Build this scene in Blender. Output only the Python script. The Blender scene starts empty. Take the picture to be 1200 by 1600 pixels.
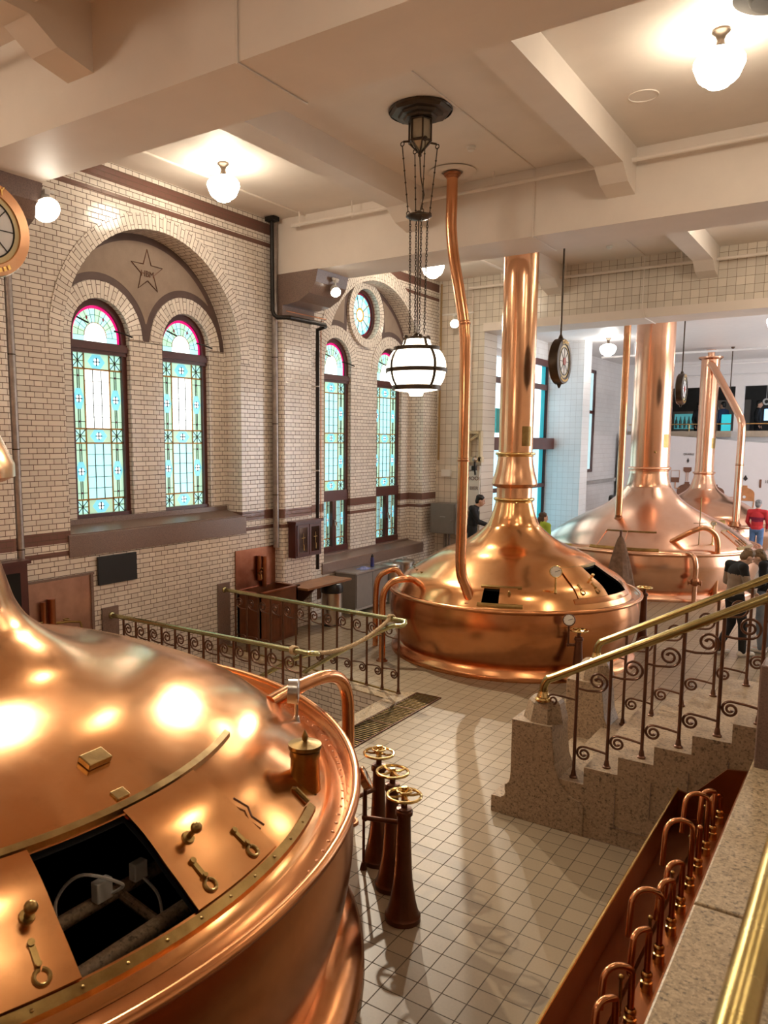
import bpy, bmesh, math, random
from mathutils import Vector, Matrix
from mathutils.geometry import tessellate_polygon
random.seed(7)
PI = math.pi
SC = bpy.context.scene
COL = SC.collection

# ------------------------------------------------------------------ mesh builder
class MB:
    def __init__(s):
        s.v = []; s.f = []; s.u = []; s.m = []
    def face(s, pts, uv=None, m=0):
        i = len(s.v); s.v += [tuple(p) for p in pts]
        s.f.append(list(range(i, i + len(pts)))); s.u.append(uv); s.m.append(m)
    def mesh(s, vs, fs, m=0):
        i = len(s.v); s.v += [tuple(p) for p in vs]
        for f in fs:
            s.f.append([i + k for k in f]); s.u.append(None); s.m.append(m)
    def box(s, x0, x1, y0, y1, z0, z1, m=0):
        vs = [(x, y, z) for x in (x0, x1) for y in (y0, y1) for z in (z0, z1)]
        s.mesh(vs, [(0, 1, 3, 2), (4, 6, 7, 5), (0, 4, 5, 1), (2, 3, 7, 6), (0, 2, 6, 4), (1, 5, 7, 3)], m)
    def obox(s, c, sx, sy, sz, M=None, m=0):
        M = M or Matrix.Identity(3)
        vs = [Vector(c) + M @ Vector((a * sx / 2, b * sy / 2, d * sz / 2)) for a in (-1, 1) for b in (-1, 1) for d in (-1, 1)]
        s.mesh(vs, [(0, 1, 3, 2), (4, 6, 7, 5), (0, 4, 5, 1), (2, 3, 7, 6), (0, 2, 6, 4), (1, 5, 7, 3)], m)
    def tube(s, pts, r, n=10, closed=False, caps=True, m=0):
        P = [Vector(p) for p in pts]
        if not hasattr(r, '__len__'): r = [r] * len(P)
        N = len(P); T = []
        for i in range(N):
            a = P[i - 1] if (i > 0 or closed) else P[i]
            b = P[(i + 1) % N] if (i < N - 1 or closed) else P[i]
            t = b - a
            T.append(t.normalized() if t.length > 1e-9 else Vector((0, 0, 1)))
        u = T[0].orthogonal().normalized(); vs = []
        for i in range(N):
            if i: u = (u - T[i] * u.dot(T[i]))
            u = u.normalized() if u.length > 1e-6 else T[i].orthogonal().normalized()
            w = T[i].cross(u)
            for k in range(n):
                a = 2 * PI * k / n
                vs.append(P[i] + (u * math.cos(a) + w * math.sin(a)) * r[i])
        fs = []
        for i in range(N if closed else N - 1):
            j = (i + 1) % N
            for k in range(n):
                fs.append((i * n + k, i * n + (k + 1) % n, j * n + (k + 1) % n, j * n + k))
        if caps and not closed:
            fs.append(tuple(range(n))); fs.append(tuple((N - 1) * n + k for k in range(n)))
        s.mesh(vs, fs, m)
    def cyl(s, a, b, r0, r1=None, n=16, m=0):
        s.tube([a, b], [r0, r0 if r1 is None else r1], n, m=m)
    def lathe(s, prof, n=48, c=(0, 0, 0), th=None, omit=None, m=0, axis=None):
        closed = th is None
        th = th or [2 * PI * k / n for k in range(n)]
        K = len(th); vs = []; fs = []
        M = axis or Matrix.Identity(3)
        for r, z in prof:
            for t in th:
                p = M @ Vector((r * math.cos(t), r * math.sin(t), z))
                vs.append((c[0] + p.x, c[1] + p.y, c[2] + p.z))
        for i in range(len(prof) - 1):
            for k in range(K if closed else K - 1):
                j = (k + 1) % K
                if omit:
                    t2 = th[j] if j > k else th[j] + 2 * PI
                    if omit((prof[i][0] + prof[i + 1][0]) / 2, (th[k] + t2) / 2): continue
                fs.append((i * K + k, i * K + j, (i + 1) * K + j, (i + 1) * K + k))
        s.mesh(vs, fs, m)
    def sph(s, c, r, nu=16, nv=10, M=None, m=0):
        if not hasattr(r, '__len__'): r = (r, r, r)
        M = M or Matrix.Identity(3); vs = []; fs = []
        for i in range(1, nv):
            p = PI * i / nv
            for k in range(nu):
                t = 2 * PI * k / nu
                vs.append(Vector(c) + M @ Vector((r[0] * math.sin(p) * math.cos(t), r[1] * math.sin(p) * math.sin(t), r[2] * math.cos(p))))
        vs.append(Vector(c) + M @ Vector((0, 0, r[2]))); vs.append(Vector(c) + M @ Vector((0, 0, -r[2])))
        for i in range(nv - 2):
            for k in range(nu):
                fs.append((i * nu + k, i * nu + (k + 1) % nu, (i + 1) * nu + (k + 1) % nu, (i + 1) * nu + k))
        for k in range(nu):
            fs.append((len(vs) - 2, k, (k + 1) % nu)); fs.append((len(vs) - 1, (nv - 2) * nu + (k + 1) % nu, (nv - 2) * nu + k))
        s.mesh(vs, fs, m)
    def tor(s, c, R, r, n=32, k=8, M=None, m=0):
        M = M or Matrix.Identity(3)
        pts = [Vector(c) + M @ Vector((R * math.cos(2 * PI * i / n), R * math.sin(2 * PI * i / n), 0)) for i in range(n)]
        s.tube(pts, r, k, closed=True, m=m)
    def prism(s, poly, ax, a, b, m=0):
        # poly: 2D points; ax: 'x','y','z' extrusion axis
        def P(p, t): return {'x': (t, p[0], p[1]), 'y': (p[0], t, p[1]), 'z': (p[0], p[1], t)}[ax]
        n = len(poly); vs = [P(p, a) for p in poly] + [P(p, b) for p in poly]
        tri = tessellate_polygon([[Vector((p[0], p[1], 0)) for p in poly]])
        fs = [tuple(t) for t in tri] + [tuple(n + k for k in t) for t in tri]
        fs += [(k, (k + 1) % n, n + (k + 1) % n, n + k) for k in range(n)]
        s.mesh(vs, fs, m)
    def build(s, name, mats, parent=None, smooth=True, loc=None, recalc=True, sharp=38, bevel=0):
        me = bpy.data.meshes.new(name); me.from_pydata(s.v, [], s.f)
        if not isinstance(mats, (list, tuple)): mats = [mats]
        for mt in mats: me.materials.append(mt)
        me.polygons.foreach_set('material_index', s.m)
        if any(u is not None for u in s.u):
            lay = me.uv_layers.new(name='UVMap'); li = 0
            for p, u in zip(me.polygons, s.u):
                for k, l in enumerate(p.loop_indices):
                    if u is not None: lay.data[l].uv = u[k]
        if recalc:
            bm = bmesh.new(); bm.from_mesh(me)
            bmesh.ops.recalc_face_normals(bm, faces=bm.faces); bm.to_mesh(me); bm.free()
        if smooth:
            me.shade_smooth()
            try: me.set_sharp_from_angle(angle=math.radians(sharp))
            except Exception: pass
        o = bpy.data.objects.new(name, me); COL.objects.link(o)
        if parent: o.parent = parent
        if loc: o.location = loc
        if bevel:
            b = o.modifiers.new('b', 'BEVEL'); b.width = bevel; b.segments = 2; b.limit_method = 'ANGLE'
        return o

def thing(name, label, cat, loc=(0, 0, 0), rz=0, group=None):
    o = bpy.data.objects.new(name, None); COL.objects.link(o)
    o.empty_display_size = .1
    o.location = loc; o.rotation_euler = (0, 0, rz); o['label'] = label; o['category'] = cat
    if group: o['group'] = group
    return o
def tag(o, label, cat, group=None):
    o['label'] = label; o['category'] = cat
    if group: o['group'] = group
    return o
def struct(o, label=None, cat='room part'):
    o['kind'] = 'structure'
    if label: o['label'] = label; o['category'] = cat
    return o
def sthing(name, loc=(0, 0, 0), label=None, cat='window'):
    o = bpy.data.objects.new(name, None); COL.objects.link(o); o.location = loc
    return struct(o, label, cat)
def dup(root, loc, rz=0, label=None, group=None):
    r = root.copy(); COL.objects.link(r); r.location = loc; r.rotation_euler = (0, 0, rz)
    if label: r['label'] = label
    if group: r['group'] = group
    for ch in list(root.children):
        c = ch.copy(); COL.objects.link(c); c.parent = r
        for g in list(ch.children):
            d = g.copy(); COL.objects.link(d); d.parent = c
    return r
def cr(pts, n=8):
    P = [Vector(p) for p in pts]; out = []
    for i in range(len(P) - 1):
        p0 = P[max(i - 1, 0)]; p1 = P[i]; p2 = P[i + 1]; p3 = P[min(i + 2, len(P) - 1)]
        for k in range(n):
            t = k / n
            out.append(.5 * ((2 * p1) + (-p0 + p2) * t + (2 * p0 - 5 * p1 + 4 * p2 - p3) * t * t + (-p0 + 3 * p1 - 3 * p2 + p3) * t ** 3))
    out.append(P[-1]); return out
def cr2(pts, n=8): return [(p.x, p.y) for p in cr([(a, b, 0) for a, b in pts], n)]

# ------------------------------------------------------------------ materials
def newmat(name):
    m = bpy.data.materials.new(name); m.use_nodes = True
    nt = m.node_tree; b = nt.nodes['Principled BSDF']
    return m, nt, b
def N(nt, t, **kw):
    n = nt.nodes.new(t)
    for k, v in kw.items():
        if k in n.inputs: n.inputs[k].default_value = v
        else: setattr(n, k, v)
    return n
def L(nt, a, b): nt.links.new(a, b)
def mathn(nt, op, a, b=None, clamp=False):
    n = nt.nodes.new('ShaderNodeMath'); n.operation = op; n.use_clamp = clamp
    for i, x in enumerate((a, b)):
        if x is None: continue
        if isinstance(x, (int, float)): n.inputs[i].default_value = x
        else: nt.links.new(x, n.inputs[i])
    return n.outputs[0]
def mixc(nt, f, a, b):
    n = nt.nodes.new('ShaderNodeMix'); n.data_type = 'RGBA'
    for i, x in ((0, f), (6, a), (7, b)):
        if isinstance(x, (int, float)): n.inputs[i].default_value = x
        elif isinstance(x, tuple): n.inputs[i].default_value = (*x, 1) if len(x) == 3 else x
        else: nt.links.new(x, n.inputs[i])
    return n.outputs[2]
def simple(name, col, rough=.5, metal=0, var=.12, scale=6, bump=0, bscale=40, coat=0, spec=.5):
    m, nt, b = newmat(name)
    b.inputs['Roughness'].default_value = rough; b.inputs['Metallic'].default_value = metal
    b.inputs['Coat Weight'].default_value = coat; b.inputs['Specular IOR Level'].default_value = spec
    tc = N(nt, 'ShaderNodeTexCoord')
    no = N(nt, 'ShaderNodeTexNoise', Scale=scale, Detail=4.0, Roughness=.6); L(nt, tc.outputs['Object'], no.inputs['Vector'])
    c0 = tuple(max(0, x * (1 - var)) for x in col); c1 = tuple(min(1, x * (1 + var)) for x in col)
    rp = N(nt, 'ShaderNodeMapRange'); L(nt, no.outputs['Fac'], rp.inputs[0]); rp.inputs[1].default_value = .3; rp.inputs[2].default_value = .7
    L(nt, mixc(nt, rp.outputs[0], c0, c1), b.inputs['Base Color'])
    if bump:
        n2 = N(nt, 'ShaderNodeTexNoise', Scale=bscale, Detail=3.0); L(nt, tc.outputs['Object'], n2.inputs['Vector'])
        bp = N(nt, 'ShaderNodeBump', Strength=bump, Distance=.01); L(nt, n2.outputs['Fac'], bp.inputs['Height']); L(nt, bp.outputs[0], b.inputs['Normal'])
    return m
def emis(name, col, st):
    m, nt, b = newmat(name)
    b.inputs['Base Color'].default_value = (*[min(1, c) for c in col], 1); b.inputs['Roughness'].default_value = .15
    b.inputs['Emission Color'].default_value = (*col, 1); b.inputs['Emission Strength'].default_value = st
    return m
def brickmat(name, bands=(), col=(.84, .77, .69)):
    m, nt, b = newmat(name)
    uv = N(nt, 'ShaderNodeUVMap')
    bt = N(nt, 'ShaderNodeTexBrick', Scale=1.0)
    bt.offset = .5; bt.offset_frequency = 2; bt.squash = .5; bt.squash_frequency = 2
    bt.inputs['Mortar Size'].default_value = .0045; bt.inputs['Mortar Smooth'].default_value = .2
    bt.inputs['Brick Width'].default_value = .236; bt.inputs['Row Height'].default_value = .0685
    bt.inputs['Color1'].default_value = (0, 0, 0, 1); bt.inputs['Color2'].default_value = (1, 1, 1, 1); bt.inputs['Mortar'].default_value = (.5, .5, .5, 1)
    L(nt, uv.outputs[0], bt.inputs['Vector'])
    sep = N(nt, 'ShaderNodeSeparateXYZ'); L(nt, uv.outputs[0], sep.inputs[0])
    c = mixc(nt, bt.outputs['Color'], tuple(x * .9 for x in col), tuple(min(1, x * 1.06) for x in col))
    for z0, z1 in bands:
        f = mathn(nt, 'MULTIPLY', mathn(nt, 'GREATER_THAN', sep.outputs[1], z0), mathn(nt, 'LESS_THAN', sep.outputs[1], z1))
        c = mixc(nt, f, c, (.20, .10, .08))
    c = mixc(nt, bt.outputs['Fac'], c, (.13, .07, .04))
    L(nt, c, b.inputs['Base Color'])
    b.inputs['Roughness'].default_value = .16
    rr = mathn(nt, 'ADD', mathn(nt, 'MULTIPLY', bt.outputs['Fac'], .6), .16); L(nt, rr, b.inputs['Roughness'])
    ns = N(nt, 'ShaderNodeTexNoise', Scale=7.0, Detail=1.0); L(nt, uv.outputs[0], ns.inputs['Vector'])
    h = mathn(nt, 'ADD', mathn(nt, 'MULTIPLY', ns.outputs['Fac'], .35), mathn(nt, 'MULTIPLY', bt.outputs['Fac'], -.35))
    h = mathn(nt, 'ADD', h, mathn(nt, 'MULTIPLY', bt.outputs['Color'], .1))
    bp = N(nt, 'ShaderNodeBump', Strength=.6, Distance=.012); L(nt, h, bp.inputs['Height']); L(nt, bp.outputs[0], b.inputs['Normal'])
    return m
def tilemat(name, size, col, grout, off=(0, 0), rough=.25, var=.1, plane='xy', msize=.003, spot=0):
    m, nt, b = newmat(name)
    g = N(nt, 'ShaderNodeNewGeometry'); sp = N(nt, 'ShaderNodeSeparateXYZ'); L(nt, g.outputs['Position'], sp.inputs[0])
    i = {'x': 0, 'y': 1, 'z': 2}
    cb = N(nt, 'ShaderNodeCombineXYZ')
    L(nt, mathn(nt, 'ADD', sp.outputs[i[plane[0]]], 50 * size - off[0]), cb.inputs[0]); L(nt, mathn(nt, 'ADD', sp.outputs[i[plane[1]]], 50 * size - off[1]), cb.inputs[1])
    bt = N(nt, 'ShaderNodeTexBrick', Scale=1.0); bt.offset = 0
    bt.inputs['Mortar Size'].default_value = msize; bt.inputs['Mortar Smooth'].default_value = .3
    bt.inputs['Brick Width'].default_value = size; bt.inputs['Row Height'].default_value = size
    bt.inputs['Color1'].default_value = (0, 0, 0, 1); bt.inputs['Color2'].default_value = (1, 1, 1, 1)
    L(nt, cb.outputs[0], bt.inputs['Vector'])
    no = N(nt, 'ShaderNodeTexNoise', Scale=1.3, Detail=5.0); L(nt, g.outputs['Position'], no.inputs['Vector'])
    c = mixc(nt, bt.outputs['Color'], tuple(x * (1 - var) for x in col), tuple(x * (1 + var) for x in col))
    c = mixc(nt, mathn(nt, 'MULTIPLY', no.outputs['Fac'], .35), c, tuple(x * .6 for x in col))
    if spot:
        n2 = N(nt, 'ShaderNodeTexNoise', Scale=60.0, Detail=3.0); L(nt, g.outputs['Position'], n2.inputs['Vector'])
        c = mixc(nt, mathn(nt, 'MULTIPLY', n2.outputs['Fac'], spot), c, tuple(x * .5 for x in col))
    L(nt, mixc(nt, bt.outputs['Fac'], c, grout), b.inputs['Base Color'])
    L(nt, mathn(nt, 'ADD', mathn(nt, 'MULTIPLY', bt.outputs['Fac'], .4), rough), b.inputs['Roughness'])
    bp = N(nt, 'ShaderNodeBump', Strength=.4, Distance=.006); L(nt, mathn(nt, 'SUBTRACT', 1.0, bt.outputs['Fac']), bp.inputs['Height']); L(nt, bp.outputs[0], b.inputs['Normal'])
    return m
def granite(name, c0, c1, c2, rough=.45, scale=90):
    m, nt, b = newmat(name)
    g = N(nt, 'ShaderNodeNewGeometry')
    vo = N(nt, 'ShaderNodeTexVoronoi', Scale=float(scale)); L(nt, g.outputs['Position'], vo.inputs['Vector'])
    no = N(nt, 'ShaderNodeTexNoise', Scale=scale * .55, Detail=6.0, Roughness=.75); L(nt, g.outputs['Position'], no.inputs['Vector'])
    n3 = N(nt, 'ShaderNodeTexNoise', Scale=5.0, Detail=3.0); L(nt, g.outputs['Position'], n3.inputs['Vector'])
    sv = N(nt, 'ShaderNodeSeparateColor'); L(nt, vo.outputs['Color'], sv.inputs[0])
    c = mixc(nt, sv.outputs[0], c0, c1)
    mr = N(nt, 'ShaderNodeMapRange'); L(nt, no.outputs['Fac'], mr.inputs[0]); mr.inputs[1].default_value = .52; mr.inputs[2].default_value = .64
    c = mixc(nt, mr.outputs[0], c, c2)
    c = mixc(nt, mathn(nt, 'MULTIPLY', n3.outputs['Fac'], .3), c, tuple(x * .55 for x in c0))
    L(nt, c, b.inputs['Base Color']); b.inputs['Roughness'].default_value = rough
    bp = N(nt, 'ShaderNodeBump', Strength=.25, Distance=.004); L(nt, no.outputs['Fac'], bp.inputs['Height']); L(nt, bp.outputs[0], b.inputs['Normal'])
    return m
def copper(name, c0, c1, rough=.22, scale=1.6, dent=.12, c2=None, coat=0):
    m, nt, b = newmat(name)
    tc = N(nt, 'ShaderNodeTexCoord')
    no = N(nt, 'ShaderNodeTexNoise', Scale=scale, Detail=6.0, Roughness=.65); L(nt, tc.outputs['Object'], no.inputs['Vector'])
    n2 = N(nt, 'ShaderNodeTexNoise', Scale=scale * 9, Detail=5.0, Roughness=.7); L(nt, tc.outputs['Object'], n2.inputs['Vector'])
    mr = N(nt, 'ShaderNodeMapRange'); L(nt, no.outputs['Fac'], mr.inputs[0]); mr.inputs[1].default_value = .35; mr.inputs[2].default_value = .68
    c = mixc(nt, mr.outputs[0], c0, c1)
    mr2 = N(nt, 'ShaderNodeMapRange'); L(nt, n2.outputs['Fac'], mr2.inputs[0]); mr2.inputs[1].default_value = .55; mr2.inputs[2].default_value = .8
    c = mixc(nt, mathn(nt, 'MULTIPLY', mr2.outputs[0], .25), c, c2 or tuple(x * .55 for x in c0))
    L(nt, c, b.inputs['Base Color']); b.inputs['Metallic'].default_value = 1
    b.inputs['Coat Weight'].default_value = coat; b.inputs['Coat Roughness'].default_value = .07
    L(nt, mathn(nt, 'ADD', mathn(nt, 'MULTIPLY', no.outputs['Fac'], .12), rough - .05), b.inputs['Roughness'])
    n3 = N(nt, 'ShaderNodeTexNoise', Scale=scale * 2.2, Detail=2.0); L(nt, tc.outputs['Object'], n3.inputs['Vector'])
    bp = N(nt, 'ShaderNodeBump', Strength=dent, Distance=.05); L(nt, n3.outputs['Fac'], bp.inputs['Height']); L(nt, bp.outputs[0], b.inputs['Normal'])
    return m
BANDS = [(6.685, 6.86), (6.485, 6.555), (2.0, 2.155), (1.83, 1.895)]
M = dict(
    brick=brickmat('glazed_brick'), brickband=brickmat('glazed_brick_banded', BANDS),
    tile=tilemat('cream_wall_tile', .155, (.78, .71, .61), (.2, .13, .07), plane='xz', msize=.004, rough=.2),
    tilew=tilemat('white_wall_tile', .155, (.82, .82, .82), (.45, .42, .40), plane='xz', msize=.003, rough=.25, var=.025),
    tilewy=tilemat('white_wall_tile_side', .155, (.8, .79, .79), (.42, .38, .36), plane='yz', msize=.003, rough=.25, var=.025),
    floor=tilemat('floor_tile', .165, (.345, .265, .172), (.075, .052, .03), off=(-2.115, 4.959), rough=.36, var=.10, msize=.004, spot=.35),
    plaster=simple('cream_plaster', (.80, .72, .645), .55, var=.03, scale=2, bump=.05, bscale=30),
    white=simple('white_paint', (.82, .80, .80), .5, var=.02),
    stucco=simple('taupe_stucco', (.30, .225, .175), .8, var=.08, bump=.2, bscale=120),
    darktrim=simple('brown_painted_band', (.105, .065, .055), .6),
    brownstone=granite('brown_granite', (.27, .185, .15), (.21, .14, .115), (.11, .07, .055), .3, 120),
    gran=granite('grey_granite', (.42, .30, .19), (.28, .195, .12), (.055, .035, .022), .5, 70),
    granl=granite('light_granite', (.56, .42, .26), (.34, .245, .145), (.05, .032, .02), .35, 75),
    wood=simple('mahogany_frame', (.085, .022, .018), .3, var=.2, scale=3),
    shelfw=simple('brown_shelf_wood', (.28, .125, .05), .35, var=.25, scale=4), tubwood=simple('orange_brown_wood', (.17, .052, .018), .35, var=.25, scale=4),
    dark=simple('dark_inside_black', (.006, .005, .004), .9),
    black=simple('black_plastic', (.012, .012, .014), .4),
    screen=simple('black_board', (.012, .012, .014), .6),
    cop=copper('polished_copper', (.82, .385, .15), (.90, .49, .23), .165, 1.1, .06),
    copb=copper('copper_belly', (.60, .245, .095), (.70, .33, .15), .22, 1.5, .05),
    coppk=copper('pink_copper', (.82, .44, .27), (.88, .52, .35), .22, 1.2, .04),
    copc=copper('chimney_copper', (.84, .45, .25), (.90, .53, .32), .2, 2.0, .03),
    copp=copper('copper_pipe', (.72, .32, .15), (.82, .42, .22), .2, 3, .05),
    copd=copper('aged_copper', (.34, .13, .06), (.46, .2, .1), .32, 2, .1),
    troughc=copper('red_brown_trough', (.23, .075, .025), (.30, .11, .04), .35, 2, .08),
    brass=copper('brass', (.75, .52, .2), (.86, .64, .3), .2, 6, .03),
    brassold=copper('old_brass', (.27, .165, .055), (.38, .25, .09), .33, 8, .05),
    verd=copper('greenish_brass', (.50, .50, .27), (.62, .58, .33), .22, 4, .03, c2=(.33, .36, .2)),
    railb=copper('olive_brass', (.42, .345, .15), (.52, .43, .2), .2, 4, .02),
    iron=simple('brown_bronze_iron', (.15, .07, .042), .35, metal=.6, var=.25),
    ironb=simple('black_iron', (.02, .016, .014), .4, metal=.5),
    bronze=simple('dark_bronze', (.07, .05, .035), .35, metal=.7),
    valve=simple('brown_painted_iron', (.12, .042, .02), .3, metal=.5, var=.2),
    steel=simple('brushed_steel', (.55, .52, .49), .28, metal=1, var=.08),
    steeld=simple('grey_steel_cabinet', (.24, .205, .18), .5, metal=.35, var=.06),
    zinc=simple('zinc_pipe', (.36, .32, .30), .4, metal=.8, var=.2, scale=12),
    lead=simple('lead_came', (.05, .05, .05), .5, metal=.5), amberlead=simple('amber_came', (.42, .22, .05), .4, metal=.3),
    whitepl=simple('white_plastic', (.8, .78, .74), .4, var=.02),
    pinkplate=simple('pinkish_copper_panel', (.56, .33, .25), .32, metal=.75, var=.18, scale=3),
    darkplate=copper('stained_copper_panel', (.30, .12, .07), (.44, .2, .12), .35, 2.2, .05),
    rope=simple('hemp_rope', (.50, .36, .21), .9, var=.2, scale=60),
    cloth=simple('brown_cloth', (.22, .13, .085), .9, var=.25, scale=14, bump=.3, bscale=60),
    lampg=emis('lamp_glass', (1, .87, .68), 25.0), globe=emis('globe_glass', (1, .88, .70), 3.0), lampg2=emis('far_lamp_glass', (1, .93, .84), 18.0),
    spotg=emis('spot_glow', (1, .90, .74), 30.0),
    frost=simple('frosted_lantern_glass', (.45, .4, .3), .25),
    railn=copper('near_rail_brass', (.40, .29, .09), (.5, .38, .14), .26, 6, .004), dialw=simple('white_dial', (.9, .9, .9), .35, var=.03), dialc=simple('dial_cream_ring', (.75, .62, .32), .35), gold=simple('gold_letter', (.85, .55, .18), .3, metal=.8),
    gaugef=simple('gauge_face', (.82, .8, .74), .4, var=.02),
    red=simple('red_pin', (.4, .05, .03), .4),
)
WIN = [emis('glass_white', (.95, 1, .97), 1.5), emis('glass_cyan', (.47, .90, .92), .62), emis('glass_mint', (.52, .88, .66), .52),
       emis('glass_blue', (.22, .74, .95), .52), emis('glass_amber', (.85, .42, .06), .45), emis('glass_red', (.25, .02, .05), .35),
       emis('glass_pink_reflection', (.85, .01, .22), .55), emis('glass_olive', (.44, .70, .50), .50)]
def cyl2(s): return s
# ------------------------------------------------------------------ the room
WX = -8.6      # brick wall plane
RX = -8.95     # recessed lancet plane
CZ = 6.93
def arch_loop(yc, zc, r, zb, n=28):
    return [(yc - r, zb)] + [(yc - r * math.cos(PI * k / n), zc + r * math.sin(PI * k / n)) for k in range(n + 1)] + [(yc + r, zb)]
def circ(yc, zc, r, n=40): return [(yc + r * math.cos(2 * PI * k / n), zc + r * math.sin(2 * PI * k / n)) for k in range(n)]
def holewall(mb, X, outer, holes):
    loops = [outer] + holes
    flat = [p for l in loops for p in l]
    for t in tessellate_polygon([[Vector((p[0], p[1], 0)) for p in l] for l in loops]):
        mb.face([(X, flat[k][0], flat[k][1]) for k in t], [flat[k] for k in t])
def reveal(mb, loop, Xa, Xb, closed=False, grow=0, ctr=None):
    s = 0; n = len(loop)
    for k in range(n if closed else n - 1):
        a = loop[k]; b = loop[(k + 1) % n]; d = math.hypot(b[0] - a[0], b[1] - a[1])
        v0, v1 = (a[1], b[1]) if abs(a[0] - b[0]) < 1e-6 else (20 + s, 20 + s + d)
        mb.face([(Xa, *a), (Xa, *b), (Xb, *b), (Xb, *a)], [(Xa, v0), (Xa, v1), (Xb, v1), (Xb, v0)]); s += d
def ring(mb, yc, zc, r0, r1, X, th, a0=0, a1=PI, n=36):
    def P(r, a): return (yc + r * math.cos(a), zc + r * math.sin(a))
    rm = (r0 + r1) / 2
    for k in range(n):
        a = a0 + (a1 - a0) * k / n; b = a0 + (a1 - a0) * (k + 1) / n
        q = [P(r0, a), P(r0, b), P(r1, b), P(r1, a)]
        mb.face([(X + th, *p) for p in q], [(0.0, 20 + a * rm), (0.0, 20 + b * rm), (r1 - r0, 20 + b * rm), (r1 - r0, 20 + a * rm)])
        for r in (r0, r1):
            p, w = P(r, a), P(r, b)
            mb.face([(X, *p), (X + th, *p), (X + th, *w), (X, *w)], [(0, 20 + a * r), (th, 20 + a * r), (th, 20 + b * r), (0, 20 + b * r)])

BAYS = [dict(y=8.08, z=4.55, R=1.89, r=1.68, zb=2.10, sill=(1.80, 2.09), y0=6.36, y1=9.82, lan=[7.28, 8.90], h=.50, ls=4.74),
        dict(y=14.0, z=4.58, R=2.21, r=1.93, zb=1.02, sill=(.80, 1.02), y0=12.0, y1=16.0, lan=[12.97, 15.03], h=.53, ls=4.79)]
mb = MB()
bigloops = [arch_loop(b['y'], b['z'], b['r'], b['zb']) for b in BAYS]
holewall(mb, WX, [(-4, 0), (16.6, 0), (16.6, CZ), (-4, CZ)], bigloops)
for b, lp in zip(BAYS, bigloops): ring(mb, b['y'], b['z'], b['r'], b['R'], WX, .012)
wl = struct(mb.build('wall_left', M['brickband'], recalc=False))
mb = MB()
for b, lp in zip(BAYS, bigloops):
    reveal(mb, lp, WX, RX)
    holes = [arch_loop(y, b['ls'], b['h'], b['zb']) for y in b['lan']]
    out = arch_loop(b['y'], b['z'], b['r'], b['zb'])
    if b['y'] > 10: holes.append(circ(14.0, 5.9, .50))
    # lancet plane (tiny inset so that hole bottoms stay inside the outline)
    hs = []
    for h in holes[:2]: hs.append([(p[0], max(p[1], b['zb'] + .001)) for p in h])
    holewall(mb, RX, out, hs + holes[2:])
    for h in hs: reveal(mb, h, RX, RX - .16)
    for y in b['lan']: ring(mb, y, b['ls'], b['h'], b['h'] + .235, RX, .015)
    if b['y'] > 10:
        reveal(mb, circ(14.0, 5.9, .50), RX, RX - .16, True); ring(mb, 14.0, 5.9, .50, .665, RX, .06, 0, 2 * PI, 48)
struct(mb.build('trim_1', M['brickband'], recalc=False), 'glazed brick recesses with round arches around the stained glass', 'brickwork')
# painted tympanum fields with brown border bands
def tymp(name, b, inset, X, mat, ocu=None):
    mb = MB(); ro = b['r'] - inset; rl = b['h'] + .24 + inset; n = 160
    def U(y): d = ro * ro - (y - b['y']) ** 2; return b['z'] + math.sqrt(d) if d > 0 else None
    def Lw(y):
        z = b['ls']
        for c in b['lan']:
            d = rl * rl - (y - c) ** 2
            if d > 0: z = max(z, b['ls'] + math.sqrt(d))
        if ocu and abs(y - 14.0) < ocu + inset: z = max(z, 5.9 + math.sqrt(max(0, (ocu + inset) ** 2 - (y - 14.0) ** 2)))
        return z
    prev = None
    for k in range(n + 1):
        y = b['y'] - ro + 2 * ro * k / n; u = U(y); l = Lw(y)
        cur = (y, l, u) if u and u > l + .005 else None
        if prev and cur:
            mb.face([(X, prev[0], prev[1]), (X, cur[0], cur[1]), (X, cur[0], cur[2]), (X, prev[0], prev[2])])
        prev = cur
    return struct(mb.build(name, mat, recalc=False))
for i, b in enumerate(BAYS):
    o = .665 if i else None
    tymp('trim_%d' % (2 + i), b, 0, RX + .006, M['darktrim'], o)
    tymp('trim_%d' % (4 + i), b, .10, RX + .010, M['stucco'], o)
# star with three letters painted on the first field
mb = MB(); pts = []
for k in range(10):
    a = PI / 2 + k * PI / 5; r = .31 if k % 2 == 0 else .125
    pts.append((RX + .016, 8.14 + r * math.cos(a), 5.735 + r * math.sin(a)))
mb.tube(pts, .0085, 6, closed=True)
star = mb.build('painted_star', M['iron']); tag(star, 'five pointed star outline painted on the arch field above the twin windows', 'star')
def text(name, s, size, mat, loc, rot, parent=None, ext=.002, align='CENTER'):
    cu = bpy.data.curves.new(name, 'FONT'); cu.body = s; cu.size = size; cu.extrude = ext; cu.align_x = align; cu.align_y = 'CENTER'
    to = bpy.data.objects.new('t', cu); COL.objects.link(to)
    dg = bpy.context.evaluated_depsgraph_get(); me = bpy.data.meshes.new_from_object(to.evaluated_get(dg)); me.name = name
    bpy.data.objects.remove(to); me.materials.clear(); me.materials.append(mat)
    o = bpy.data.objects.new(name, me); COL.objects.link(o); o.location = loc; o.rotation_euler = rot
    if parent: o.parent = parent
    return o
RYZ = (PI / 2, 0, PI / 2)      # text reading along +Y, facing +X
RXZ = (PI / 2, 0, 0)           # text reading along +X, facing -Y
text('star_letters', 'HBM', .12, M['iron'], (RX + .016, 8.14, 5.70), RYZ, star)

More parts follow.
